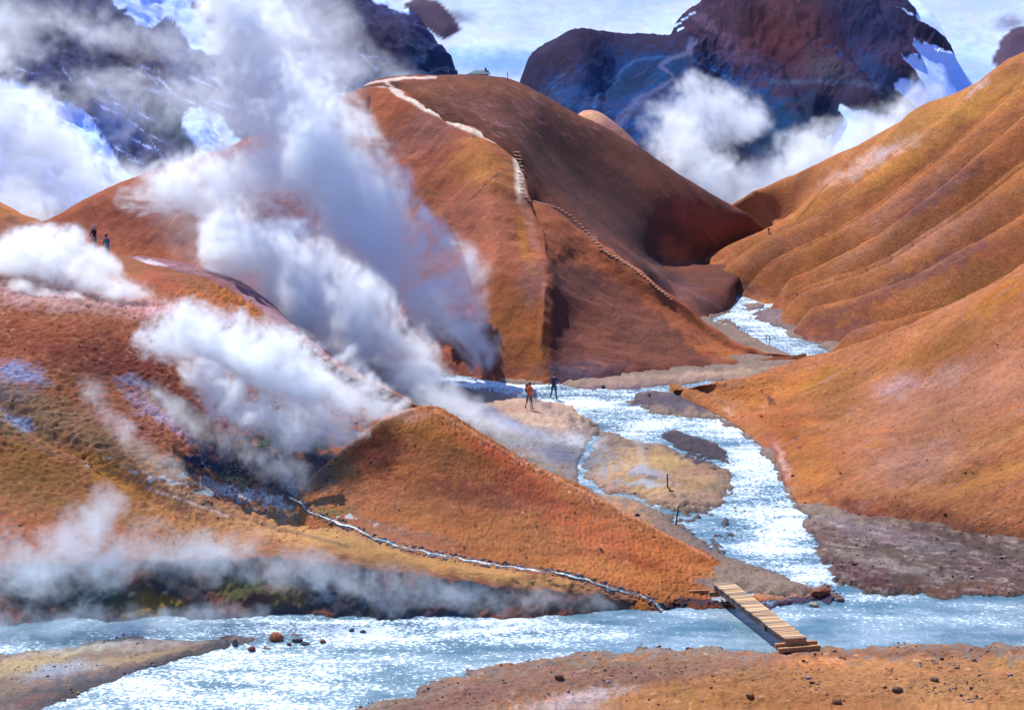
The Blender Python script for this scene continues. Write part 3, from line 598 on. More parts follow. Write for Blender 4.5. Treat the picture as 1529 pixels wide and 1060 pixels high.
# rust dome and its ridge down to the bridge
tz = lambda X, Y, z: G(X, Y, z)
c = [[G(425, 742, 1.6), G(425, 764, 1.4)], [P(450, 738, 88), G(448, 752, 2.5)], [P(462, 715, 89), G(456, 766, 2.3)], [P(485, 692, 90.5), P(480, 730, 88), G(470, 775, 2.4)], [P(530, 655, 92), P(520, 710, 88.5), G(510, 790, 2.15)], [P(570, 630, 92.5), P(560, 700, 88.5), G(560, 806, 1.9)],
     [P(610, 615, 93), P(600, 700, 88.5), G(610, 820, 1.7)], [P(650, 614, 93), P(650, 710, 88), G(670, 835, 1.45)], [P(700, 640, 92), P(710, 730, 87), G(720, 846, 1.25)], [P(760, 676, 91), P(770, 755, 86), G(780, 855, 1.1)],
     [P(810, 702, 90.3), P(820, 780, 85.3), G(840, 862, .9)], [P(860, 726, 89.5), P(870, 800, 84.6), G(890, 876, .65)], [P(920, 757, 88.6), P(930, 820, 84), G(940, 893, .3)], [P(980, 788, 87.6), P(985, 840, 83.5), G(985, 905, .1)],
     [P(1040, 820, 86), P(1040, 860, 82.8), P(1040, 888, 80.6), G(1040, 912, -.1)], [P(1100, 850, 84.3), P(1100, 872, 82.3), P(1100, 894, 80.2), G(1100, 914, -.1)], [P(1150, 868, 83), P(1150, 880, 81.6), P(1150, 896, 80.2), G(1150, 912, -.1)], [P(1200, 880, 82), P(1200, 888, 81), P(1195, 894, 80.4), G(1195, 908, -.1)], [G(1245, 892, .05), G(1240, 896, .02), G(1235, 899, 0), G(1230, 902, -.3)]]
V = loft(c, 640, 330, 3.2, True, backslope=.75); V = ripples(V, .16, .2, .05, 1.1, 141)
X0, Y0 = proj(V); V[..., 2] += .05 * fbm(X0 / 5, Y0 / 4, 3, 143)
bm = sstep(888, 900, Y0) * sstep(985, 1030, X0); V[..., 1] -= bm * .5 * fbm(V[..., 0] * 1.2, V[..., 2] * 2, 4, 142)
p = Paint(V, '#A8642F', 9, 19)
p.blob(640, 640, 70, 22, '#B0723A', .9); p.blob(650, 655, 60, 24, '#A86A28', .9); p.blob(610, 620, 40, 10, '#BC8468', .8, -10); p.blob(740, 680, 80, 14, '#C05A30', .9, 30); p.blob(560, 680, 70, 36, '#7E3826', .9, -10)
p.blob(500, 700, 40, 34, '#8C6C40', .9, -35); p.blob(480, 715, 26, 22, '#6E5A56', .7); p.blob(700, 700, 110, 30, '#94552A', .8, 15); p.blob(700, 735, 130, 24, '#7E3E20', .85, 10); p.blob(640, 680, 60, 22, '#84502C', .7); p.blob(800, 740, 90, 24, '#8E3C1C', .95, 28)
p.blob(560, 745, 100, 26, '#9E6038', .85, 5); p.blob(680, 790, 160, 30, '#AD682E', .9, 10); p.blob(900, 800, 120, 30, '#B8602E', .9, 25); p.blob(870, 850, 150, 20, '#BD7434', .9, 10); p.blob(500, 765, 60, 12, '#7A6434', .85, 12); p.blob(610, 800, 80, 12, '#8C7060', .7, 10)
p.blob(1010, 840, 90, 20, '#BE6C34', .9, 25); p.blob(1080, 870, 90, 16, '#C27842', .95, 18); p.blob(1180, 888, 60, 8, '#BE8E74', .9); p.blob(960, 838, 50, 8, '#93481E', .8, 10); p.blob(890, 828, 60, 6, '#A04E24', .7)
p.line([(450, 745), (462, 716), (486, 693), (531, 656), (570, 631)], 4, '#A08468', .6)
p.line([(650, 614), (700, 641), (762, 678), (862, 728), (980, 790), (1060, 832)], 2.5, '#E0946A', .55)
SK = []
for k in range(420):
    X = 480 + 600 * RNG.random(); Y = 640 + 220 * RNG.random(); l_ = 3 + 7 * RNG.random()
    SK.append(S2([(X, Y), (X + l_, Y + l_ * .2)], .8 + .8 * RNG.random(), random.choice(['#D08A58', '#6A2A18', '#7A3418', '#E0A878']), .45))
p.strokes(SK)
SK = []
for k in range(70):
    t = RNG.random(); X = 655 + 300 * t; Y = 622 + 160 * t + 8 * RNG.random(); SK.append(S2([(X, Y), (X + 5, Y + 2)], 1.4, random.choice(['#E8B090', '#5A2414']), .7))
p.strokes(SK)
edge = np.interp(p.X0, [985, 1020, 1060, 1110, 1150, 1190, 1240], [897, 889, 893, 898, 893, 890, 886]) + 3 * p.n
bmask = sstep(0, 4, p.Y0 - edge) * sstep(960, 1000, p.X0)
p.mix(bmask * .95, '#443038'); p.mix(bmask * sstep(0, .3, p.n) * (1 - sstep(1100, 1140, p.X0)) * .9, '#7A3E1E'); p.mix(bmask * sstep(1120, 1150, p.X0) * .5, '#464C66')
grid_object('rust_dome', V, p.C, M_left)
print('hills', round(time.time() - T0, 1))

# ------------------------------------------------------------------ valley floor with river bed
nY, nX = 560, 860
Yr = np.concatenate([np.linspace(1900, 1090, 30, endpoint=False), np.linspace(1090, 425, nY - 30)]); Xr = np.linspace(-190, 1730, nX)
YY, XX = np.meshgrid(Yr, Xr, indexing='ij')
sl_ = slope(YY); D = -H / sl_; vv = (530 - YY) / F
V = np.stack([(XX - 764.5) / F / (CT + vv * ST) * D, D, np.zeros_like(D)], -1)
W = lambda pts: [tuple(G(a, b_)[:2]) for a, b_ in pts]
MAIN = [(590, 548), (660, 556), (740, 568), (800, 576), (830, 573), (880, 584), (930, 582), (1000, 575), (1090, 567), (1090, 574), (1010, 583), (950, 590), (940, 600), (955, 612), (1000, 622), (1072, 626), (1114, 652),
        (1152, 692), (1174, 732), (1196, 762), (1206, 795), (1216, 830), (1244, 862), (1292, 886), (1370, 893), (1440, 890), (1529, 888), (1800, 878), (1800, 955), (1529, 961), (1330, 966), (1150, 971), (1000, 969), (900, 973),
        (760, 991), (700, 1003), (640, 1021), (590, 1042), (530, 1066), (300, 1180), (-150, 1180), (60, 1062), (130, 1032), (200, 1005), (300, 980), (352, 963), (392, 955), (340, 950), (180, 952), (0, 976), (-200, 990), (-200, 920), (120, 905), (440, 900), (620, 903), (760, 903), (900, 898),
        (985, 888), (1060, 884), (1130, 893), (1190, 892), (1240, 900), (1262, 893), (1228, 880), (1160, 858), (1090, 830), (1040, 800), (1000, 772), (985, 762), (1040, 765), (1082, 748), (1096, 725), (1092, 705), (1060, 690), (1000, 668), (940, 655), (905, 645), (880, 630), (862, 614), (842, 602), (780, 594), (700, 580), (590, 566)]
UP = [(1066, 436), (1100, 438), (1130, 444), (1163, 452), (1160, 460), (1130, 464), (1122, 474), (1150, 484), (1185, 503), (1215, 514), (1240, 530), (1190, 534), (1140, 512), (1100, 488), (1060, 480), (1092, 464)]
SIDE = [(888, 652), (876, 680), (870, 705), (868, 722), (905, 738), (960, 748), (1000, 764)]
LEAD = [(420, 928), (330, 936), (220, 944), (120, 952), (0, 972)]
ISL = [[(985, 648), (1003, 643), (1040, 650), (1072, 662), (1088, 680), (1090, 690), (1060, 688), (1015, 670)], [(942, 604), (950, 596), (985, 588), (1040, 583), (1085, 575), (1060, 600), (1090, 622), (1040, 614), (985, 612)],
       [(1068, 478), (1085, 476), (1110, 492), (1095, 492)], [(1112, 456), (1140, 453), (1142, 459), (1118, 464)]]
x, y = V[..., 0], V[..., 1]
wn1 = fbm(x * .5, y * .5, 4, 151); wn2 = fbm(x * 2.2, y * 1.6, 4, 153)
wx = x + .35 * wn1 + .1 * wn2; wy = y + .8 * fbm(x * .5, y * .35, 4, 155) + .2 * wn2
sd = -np.maximum(pdist(wx, wy, W(MAIN)), pdist(wx, wy, W(UP)))        # >0 dry
sd = np.minimum(sd, ldist(wx, wy, W(SIDE)) - .22)
for i_ in ISL: sd = np.maximum(sd, pdist(wx, wy, W(i_)))
hh = np.where(sd > 0, .30 * (1 - np.exp(-sd / .8)) + .02 * np.minimum(sd, 12), -.30 * (1 - np.exp(sd / .55)))
Xp, Yp = XX, YY
shal = np.zeros_like(hh)
for (X, Y, rx, ry, a) in [(1030, 770, 50, 16, 1), (1085, 790, 40, 34, 1), (1095, 770, 30, 30, .9), (900, 608, 70, 10, .7), (880, 635, 50, 14, .9), (930, 640, 40, 14, .8), (1240, 872, 50, 9, .9), (440, 948, 70, 8, .8), (380, 968, 60, 14, .8), (1010, 632, 60, 6, .5), (1120, 480, 60, 20, .5), (800, 585, 100, 8, .4), (200, 935, 200, 10, .6)]:
    shal = np.maximum(shal, a * np.exp(-((Xp - X) / rx) ** 2 - ((Yp - Y) / ry) ** 2))
hh = np.where(sd < 0, hh * (1 - .75 * shal), hh)
hh = hh + .17 * shal * wn2 * 1.8 + np.where(sd > 0, .05, .012) * wn2 + .035 * fbm(x * 5, y * 4, 3, 157) * (.3 + .7 * (sd > 0)) + .09 * np.where(sd > 0, wn1, 0)
fg = sstep(975, 1060, Yp) * sstep(500, 700, Xp); hh += fg * .5 * np.where(sd > 0, 1, 0) * sstep(0, 3, sd)
foot = pdist(Xp, Yp, [(1008, 594), (1085, 574), (1200, 556), (1300, 640), (1190, 700), (1112, 645), (1060, 618)]); hh = hh - sstep(-4, 6, foot) * (hh + .05) * (hh > -.05)
spm = sstep(600, 480, Xp) * sstep(935, 945, Yp); hh = np.where((hh > 0) & (spm > 0), hh * (1 - .6 * spm), hh)
V[..., 2] = hh
p = Paint(V, '#84746E', 6, 23)
p.blob(1400, 840, 260, 60, '#5C4C4C', 1, 8, .3); p.blob(1330, 800, 160, 16, '#78707A', .7, 14); p.blob(1400, 880, 160, 12, '#6A4A40', .8); p.blob(1340, 845, 90, 10, '#A09898', .6, 12); p.blob(1290, 860, 60, 16, '#5A3C44', .7, 25)
p.blob(1300, 1040, 620, 70, '#A8764C', 1, 0, .3); p.blob(900, 1010, 240, 24, '#7A5A50', .95, -6); p.blob(700, 1040, 160, 30, '#7C5E56', .9, -14); p.blob(860, 1045, 90, 16, '#B4A8B0', .9, -12); p.blob(1000, 1000, 200, 14, '#86665A', .8, -3)
p.blob(1400, 1020, 200, 30, '#AE8058', .8); p.blob(1220, 985, 60, 14, '#C08050', .85); p.blob(1150, 1050, 200, 20, '#96643A', .7); p.blob(1350, 975, 220, 8, '#7C5648', .7, -1)
p.blob(980, 710, 110, 46, '#AE9270', .98, 8, .4); p.blob(1040, 700, 60, 24, '#A08470', .8); p.blob(930, 690, 40, 22, '#B49A7C', .8); p.blob(965, 705, 34, 9, '#94A0BC', .85, 10); p.blob(1040, 745, 60, 14, '#A88C80', .9); p.blob(910, 725, 40, 14, '#AE8A80', .8, 14)
p.blob(965, 722, 40, 5, '#A8C0D8', .8); p.blob(1005, 690, 50, 9, '#B09A68', .7)
p.blob(1040, 668, 60, 22, '#4A4452', 1, 20, .2); p.blob(1010, 598, 80, 14, '#595264', .95, 3, .4); p.blob(800, 640, 140, 46, '#8A8C98', .95, 25, .4); p.blob(860, 610, 60, 14, '#BCA090', .9, 20); p.blob(800, 620, 90, 20, '#C4A898', .9, 18); p.blob(740, 600, 80, 14, '#BC9E90', .8, 12)
p.blob(840, 680, 46, 14, '#5A6480', .8, 20); p.blob(770, 640, 50, 8, '#8898C0', .7, 15); p.blob(870, 660, 40, 10, '#C0C8DC', .6, 10); p.blob(720, 615, 60, 12, '#7C88B0', .8, 20)
p.blob(960, 572, 220, 12, '#9A827E', .95, -3); p.blob(1080, 558, 130, 8, '#AE9488', .9, -3); p.blob(900, 582, 100, 5, '#8C7888', .8, -5); p.blob(930, 775, 60, 24, '#BC8A62', .95, 25)
p.blob(1090, 790, 60, 40, '#5C6478', .8); p.blob(120, 960, 240, 16, '#A8A6AC', .95, -4); p.blob(40, 990, 80, 16, '#A89E78', .7, -10); p.blob(180, 985, 130, 7, '#A89674', .7, -8); p.blob(90, 1000, 60, 12, '#8E9CB4', .8, -10)
p.blob(250, 990, 140, 12, '#50505A', .9, -14); p.blob(100, 1030, 130, 24, '#585660', .95, -14); p.blob(50, 1045, 40, 7, '#84605A', .6, -14); p.blob(330, 965, 40, 8, '#484C5C', .9, -5)
p.blob(1150, 475, 60, 30, '#7C6A78', .9)
p.line([(960, 1042), (1040, 1025), (1150, 1010)], 2.5, '#5C4030', .4)
bed = sstep(.05, -.08, V[..., 2]); p.mix(bed * .75, '#3E5A66'); wetm = sstep(.10, .02, V[..., 2]) * (1 - bed); p.mix(wetm * .45, '#2E2C3A')
SK = []
for k in range(520):
    if k % 2 == 0: X, Y = 1210 + 330 * RNG.random(), 780 + 105 * RNG.random(); c_ = random.choice(['#B8AEB4', '#2E242A', '#8A7A80']); l_ = 8 + 34 * RNG.random(); sl = .16
    else: X, Y = 620 + 910 * RNG.random(), 968 + 95 * RNG.random(); c_ = random.choice(['#D8BC9C', '#4A2C1C', '#C0925C', '#5E3C26']); l_ = 4 + 20 * RNG.random(); sl = -.06
    SK.append((X, Y, X + l_, Y + l_ * sl, .6 + .8 * RNG.random(), c_, .5))
p.strokes(SK)
grid_object('valley_floor', V, p.C, M_gravel)
FLOOR = V

# water sheet
Yw = np.linspace(1250, 425, 330); Xw = np.linspace(-190, 1730, 420); YY, XX = np.meshgrid(Yw, Xw, indexing='ij')
D = -H / slope(YY); vv = (530 - YY) / F
V = np.stack([(XX - 764.5) / F / (CT + vv * ST) * D, D, np.zeros_like(D)], -1)
V[..., 2] += .012 * fbm(V[..., 0] * 1.2, V[..., 1] * .9, 3, 161)
painted_glitter = .35 + 0 * XX  # amount of sun glitter painted white into the river colour
def fb(X, Y, rx, ry, a, ang=0):
    global painted_glitter
    t = math.radians(ang); dx = XX - X; dy = YY - Y
    u = (dx * math.cos(t) + dy * math.sin(t)) / rx; v = (-dx * math.sin(t) + dy * math.cos(t)) / ry
    m = np.exp(-(u * u + v * v)); painted_glitter = painted_glitter * (1 - m) + a * m
fb(350, 1010, 330, 60, .56); fb(260, 1040, 160, 40, .62); fb(700, 950, 300, 20, .60); fb(1000, 950, 140, 14, .44); fb(1050, 960, 120, 8, .22); fb(1350, 925, 220, 30, .36); fb(1320, 950, 220, 14, .24)
fb(1160, 790, 70, 80, .68, -20); fb(1130, 700, 60, 50, .64); fb(1050, 630, 100, 22, .62); fb(960, 640, 50, 16, .68); fb(860, 605, 90, 14, .70); fb(720, 575, 130, 14, .72); fb(960, 588, 90, 7, .66); fb(1130, 480, 90, 50, .62)
fb(1110, 925, 50, 26, .10, 35); fb(1150, 950, 34, 18, .06, 35); fb(1200, 862, 50, 16, .64); fb(1290, 895, 50, 10, .55); fb(150, 960, 240, 12, .45); fb(500, 928, 100, 5, .7); fb(560, 940, 200, 14, .62)  # low values beside the bridge paint in the dark reflected band
def water(name, fo=True):
    m, nt, b = new_mat(name); L = nt.links; tc = N(nt, 'ShaderNodeTexCoord').outputs['Object']
    w1 = noise(nt, mapping(nt, tc, (1, .55, 1), (0, 0, .15)), 2.6, 3, .6); w2 = noise(nt, mapping(nt, tc, (.55, .62, 1), (0, 0, .25)), 9.0, 5, .72)
    fl = noise(nt, mapping(nt, tc, (.45, 1.0, 1), (0, 0, .2)), .55, 4, .6)
    at = N(nt, 'ShaderNodeAttribute', attribute_name='painted_glitter').outputs['Fac']
    f = mth(nt, 'ADD', mth(nt, 'MULTIPLY', w2.outputs[0], .75), mth(nt, 'MULTIPLY', w1.outputs[0], .25))
    f = mth(nt, 'ADD', f, mth(nt, 'MULTIPLY', mth(nt, 'SUBTRACT', fl.outputs[0], .5), .40))
    f = mth(nt, 'ADD', f, mth(nt, 'SUBTRACT', at, .5)) if fo else mth(nt, 'ADD', f, -.01)
    f = rng(nt, f, .505, .56, 0, 1)
    c = mixc(nt, rng(nt, fl.outputs[0], .3, .7, 0, 1), (.05, .14, .20), (.26, .36, .43))
    L.new(mixc(nt, f, c, (.56, .66, .74)), b.inputs['Base Color'])  # pale speckle in the base colour stands for sun glitter
    L.new(rng(nt, f, 0, 1, .16, .6), b.inputs['Roughness']); b.inputs['IOR'].default_value = 1.34; b.inputs['Specular IOR Level'].default_value = .55
    h = mth(nt, 'ADD', mth(nt, 'MULTIPLY', w1.outputs[0], .09), mth(nt, 'MULTIPLY', w2.outputs[0], .05))
    bp = N(nt, 'ShaderNodeBump'); bp.inputs['Distance'].default_value = 1; L.new(h, bp.inputs['Height']); L.new(bp.outputs[0], b.inputs['Normal'])
    return m
M_water = water('glacial_water'); M_creek = water('creek_water', False)
painted_glitter = .5 + (painted_glitter - .5) * .42
grid_object('river', V, None, M_water, {'painted_glitter': painted_glitter})
# wide ground under and around everything
me = bpy.data.meshes.new('ground'); S_ = 3000
me.from_pydata([(-S_, -S_, -3), (S_, -S_, -3), (S_, S_, -3), (-S_, S_, -3)], [], [(0, 1, 2, 3)]); go_ = bpy.data.objects.new('ground', me); COL.objects.link(go_); go_['kind'] = 'structure'
me.materials.append(plain('far_ground', '#7A5A48', .95, .3, .05))
print('floor', round(time.time() - T0, 1))

# ------------------------------------------------------------------ things
dg = bpy.context.evaluated_depsgraph_get()
def hit(X, Y):
    v = (530.0 - Y) / F; d = Vector(((X - 764.5) / F, CT + v * ST, -ST + v * CT)).normalized()
    ok, loc, nor, *_ = sc.ray_cast(dg, Vector((0, 0, H)), d, distance=3000)
    return loc
def ground_z(x, y):
    ok, loc, *_ = sc.ray_cast(dg, Vector((x, y, 80)), Vector((0, 0, -1)), distance=200)
    return loc.z
def tag(o, label=None, cat=None, group=None, kind=None):
    for k, v in (('label', label), ('category', cat), ('group', group), ('kind', kind)):
        if v: o[k] = v
    return o
def empty(name, loc, rz=0, **kw):
    o = bpy.data.objects.new(name, None); COL.objects.link(o); o.location = loc; o.rotation_euler = (0, 0, rz); o.empty_display_size = .2
    return tag(o, **kw)
def mesh_obj(name, vs_, fs, mat, parent=None, smooth=False, loc=None):
    me = bpy.data.meshes.new(name); me.from_pydata([tuple(v) for v in vs_], [], fs); me.update()
    if smooth: me.polygons.foreach_set('use_smooth', [True] * len(me.polygons))
    for m_ in (mat if isinstance(mat, (list, tuple)) else [mat]): me.materials.append(m_)
    o = bpy.data.objects.new(name, me); COL.objects.link(o)
    if parent: o.parent = parent
    if loc is not None: o.location = loc
    return o
def boxv(cx, cy_, cz, lx, ly, lz, ch=.06):
    """a sawn board: box with chamfered long edges"""
    hx, hy, hz = lx / 2, ly / 2, lz / 2; c = min(hy, hz) * ch * 2
    ring = [(-hy + c, -hz), (hy - c, -hz), (hy, -hz + c), (hy, hz - c), (hy - c, hz), (-hy + c, hz), (-hy, hz - c), (-hy, -hz + c)]
    v = [(cx + sx, cy_ + a, cz + b_) for sx in (-hx, hx) for a, b_ in ring]
    f = [(i, (i + 1) % 8, 8 + (i + 1) % 8, 8 + i) for i in range(8)] + [tuple(range(7, -1, -1)), tuple(range(8, 16))]
    return v, f
def tube(pts, rad, n=8):
    v = []; f = []
    pts = [Vector(p_) for p_ in pts]
    if isinstance(rad, (int, float)): rad = [rad] * len(pts)
    for i, p_ in enumerate(pts):
        t = (pts[min(i + 1, len(pts) - 1)] - pts[max(i - 1, 0)]).normalized()
        a = t.orthogonal().normalized(); b_ = t.cross(a)
        for k in range(n): v.append(p_ + (a * math.cos(2 * math.pi * k / n) + b_ * math.sin(2 * math.pi * k / n)) * rad[i])
    for i in range(len(pts) - 1):
        for k in range(n): f.append((i * n + k, i * n + (k + 1) % n, (i + 1) * n + (k + 1) % n, (i + 1) * n + k))
    f.append(tuple(range(n - 1, -1, -1))); f.append(tuple(range((len(pts) - 1) * n, len(pts) * n)))
    return v, f
def join(parts):
    V_, F_ = [], []
    for v, f in parts:
        o = len(V_); V_ += list(v); F_ += [tuple(i + o for i in q) for q in f]
    return V_, F_
def ball(c, r, n=10, m=7):
    v = [Vector(c) + Vector((0, 0, r[2]))]; f = []
    for i in range(1, m):
        a = math.pi * i / m
        for k in range(n): t = 2 * math.pi * k / n; v.append(Vector(c) + Vector((r[0] * math.sin(a) * math.cos(t), r[1] * math.sin(a) * math.sin(t), r[2] * math.cos(a))))
    v.append(Vector(c) - Vector((0, 0, r[2]))); L_ = len(v) - 1
    for k in range(n): f.append((0, 1 + k, 1 + (k + 1) % n)); f.append((L_, L_ - 1 - k, L_ - 1 - (k + 1) % n))
    for i in range(m - 2):
        for k in range(n): a = 1 + i * n; f.append((a + k, a + n + k, a + n + (k + 1) % n, a + (k + 1) % n))
    return v, f

# --- footbridge
M_plank = plain('weathered_plank', '#A88460', .8, .35, 3, 0, (1, 6, 1), .01)
M_plank2 = plain('bleached_plank', '#BFA078', .8, .3, 3, 0, (1, 6, 1), .01)
M_plank3 = plain('grey_plank', '#8A7460', .85, .4, 3, 0, (1, 6, 1), .01)
M_beam = plain('old_beam', '#6E5A52', .85, .35, 4, 0, (6, 1, 1), .01)
M_sleeper = plain('sleeper_timber', '#9C6C48', .85, .35, 4, 0, (1, 5, 1), .01)
DZ = .78
A_ = Vector(G(1079, 870, DZ)); B_ = Vector(G(1188, 953, DZ)); mid = (A_ + B_) / 2; ang = math.atan2((B_ - A_).y, (B_ - A_).x); LEN = (B_ - A_).length; WID = .86
zf, zn = ground_z(A_.x, A_.y), ground_z(B_.x, B_.y)
br = empty('footbridge', (mid.x, mid.y, 0), ang, label='narrow wooden plank footbridge crossing the blue river', cat='footbridge')
NPL = 36
for i in range(NPL):
    x_ = -LEN / 2 + (i + .5) * LEN / NPL
    v, f = boxv(0, 0, 0, LEN / NPL - .035 - .02 * random.random(), WID + .09 * random.random(), .045, .1)
    o = mesh_obj('plank', v, f, random.choice([M_plank, M_plank, M_plank2, M_plank3]), br)
    o.location = (x_, .02 * random.uniform(-1, 1), DZ + .004 * random.uniform(-1, 1)); o.rotation_euler = (random.uniform(-.015, .015), random.uniform(-.05, .05), random.uniform(-.03, .03))
for s_ in (-1, 1):
    v, f = boxv(0, s_ * (WID / 2 - .06), DZ - .16, LEN - .04, .08, .27); mesh_obj('side_beam', v, f, M_beam, br)
v, f = boxv(0, 0, 0, .04, WID + .02, .30); mesh_obj('end_board', v, f, M_sleeper, br, loc=(LEN / 2 + .035, 0, DZ - .12))
v, f = boxv(LEN * .245, -WID / 2 - .005, DZ - .14, .10, .05, .30); mesh_obj('bracket', v, f, plain('rusty_iron', '#2E2522', .7, .4, 20, .4), br)
for s_ in (-1, 1):
    v, f = tube([(LEN / 2 - .1, s_ * (WID / 2 - .12), zn - .1), (LEN / 2 - .1, s_ * (WID / 2 - .12), DZ - .27)], .045); mesh_obj('leg', v, f, M_beam, br)
for dx, dz_ in ((.02, .20), (.34, .12)):
    v, f = boxv(0, 0, 0, .16, 1.75, .16); mesh_obj('sleeper', v, f, M_sleeper, br, loc=(LEN / 2 - .08 + dx, .05, zn + dz_))
v, f = boxv(0, 0, 0, .18, 1.3, .2); mesh_obj('sleeper', v, f, M_sleeper, br, loc=(-LEN / 2 + .12, 0, max(zf + .02, DZ - .42)))
p_ = hit(1050, 886); v, f = boxv(0, 0, 0, 1.25, .12, .17)
o = mesh_obj('timber_edging', v, f, M_sleeper, None, loc=(p_.x, p_.y, p_.z + .08)); o.rotation_euler = (0, -.03, .05)
tag(o, 'brown timber board edging the bank left of the far bridge end', 'timber')

# --- posts
M_iron = plain('dark_stake', '#2A2628', .7, .3, 20)
p_ = hit(1002, 733); h_ = 26 * p_.y / F
e = empty('marker_post', p_, 0, label='thin dark bent post with foot bar on the yellow mud flat', cat='post')
v, f = tube([(0, 0, 0), (-.16, .02, .2), (-.2, .02, .28), (-.2, .02, h_ + .02)], .035); mesh_obj('pole', v, f, M_iron, e, True)
v, f = boxv(0, 0, .02, .3, .06, .04); mesh_obj('foot_bar', v, f, M_iron, e)
p_ = hit(1009, 783); v, f = tube([(0, 0, -.15), (.06, 0, .45), (.13, 0, .95)], [.04, .038, .036])
o = mesh_obj('marker_post', v, f, M_iron, None, True, p_); tag(o, 'leaning dark post at the foot of the rust slope beside the shallows', 'post')
p_ = hit(758, 121); v, f = tube([(0, 0, -.2), (0, 0, .85)], .035); o = mesh_obj('marker_post', v, f, M_iron, None, True, p_); tag(o, 'tiny upright marker post on the brow of the central hill near the hut', 'post')
for X, Y, l in ((1144, 510, 'thin stake by the upper river bend, the slightly shorter one'), (1149, 514, 'thin stake by the upper river bend, the slightly taller one')):
    p_ = hit(X, Y); v, f = tube([(0, 0, -.1), (.02, 0, .55 if X == 1144 else .72)], .03); o = mesh_obj('marker_stake', v, f, M_iron, None, True, p_); tag(o, l, 'stake', 'stakes at the upper river bend')
p_ = hit(1148, 349); v, f = join([tube([(0, 0, -.1), (0, 0, .55)], .05), boxv(0, 0, .45, .22, .05, .2)]); o = mesh_obj('trail_marker', v, f, plain('red_paint', '#8C2428', .6), None, False, p_)
tag(o, 'tiny red trail marker on the saddle where the two hills meet', 'marker')

# --- hut on the brow
top = Vector(P(717, 113, 194.5)); gz = ground_z(top.x, top.y)
hu = empty('hut', (top.x, top.y, gz), .1, label='small blue-grey hut with dark roof and chimney on the hilltop skyline', cat='hut')
M_wall = plain('hut_wall', '#8AA0A8', .7, .15, 6); M_roof = plain('hut_roof', '#1E4A5C', .5, .2, 6)
hz = top.z - gz; 
v, f = boxv(0, 0, hz / 2 + .08, 1.5, 1.4, hz + .3); mesh_obj('wall', v, f, M_wall, hu)
v = [(-1.25, -.8, hz + .12), (1.0, -.8, hz + .10), (1.0, .8, hz + .10), (-1.25, .8, hz + .12), (-.55, 0, hz + .52), (.85, 0, hz + .55), (-1.25, -.8, hz + .17), (1.0, -.8, hz + .15), (1.0, .8, hz + .15), (-1.25, .8, hz + .17)]
mesh_obj('roof', v, [(3, 2, 1, 0), (0, 1, 7, 6), (1, 2, 8, 7), (2, 3, 9, 8), (3, 0, 6, 9), (6, 7, 5, 4), (7, 8, 5), (8, 9, 4, 5), (9, 6, 4)], M_roof, hu)
v, f = boxv(0, 0, 0, .16, .2, .35); mesh_obj('chimney', v, f, M_iron, hu, loc=(.55, -.1, hz + .58))
for x_ in (-.35, .1): v, f = boxv(0, 0, 0, .28, .05, .2); mesh_obj('window', v, f, M_iron, hu, loc=(x_, -.71, hz + .02))
v, f = boxv(1.0, 0, hz * .4, .5, .9, hz * .9); mesh_obj('annex', v, f, M_wall, hu)

# --- timber steps let into the trail
def along(pts, n):
    pts = np.array(pts, float); L_ = np.concatenate([[0], np.cumsum(np.hypot(*np.diff(pts, axis=0).T))]); s_ = np.linspace(0, L_[-1], n)
    return np.stack([np.interp(s_, L_, pts[:, 0]), np.interp(s_, L_, pts[:, 1])], -1)
M_step = plain('pale_step', '#D2A684', .8, .2, 10)
S = [along([(790, 300), (812, 305), (835, 312), (850, 322), (862, 333), (873, 345), (885, 358), (899, 374), (925, 389), (943, 400)], 30), along([(943, 400), (962, 414), (980, 430), (1002, 447)], 14), along([(771, 228), (775, 250), (777, 272), (783, 295)], 14)]
root = None
for si, pts in enumerate(S):
    for i, (X, Y) in enumerate(pts):
        if si == 1 and i == 0: continue
        p_ = hit(X + random.uniform(-1, 1), Y)
        if root is None: root = empty('trail_steps', p_, 0, label='pale timber steps climbing the hiking trail on the central hill', cat='trail steps'); O = p_.copy()
        wd = .36 if si == 0 else (.24 if si == 1 else .62)
        v, f = boxv(0, 0, 0, wd * random.uniform(.8, 1.1), .15, .08)
        o = mesh_obj('step', v, f, M_step, root, loc=p_ - O + Vector((0, -.03, .03))); o.rotation_euler = (0, random.uniform(-.05, .12), random.uniform(-.5, -.2) if si < 2 else random.uniform(-.1, .1))

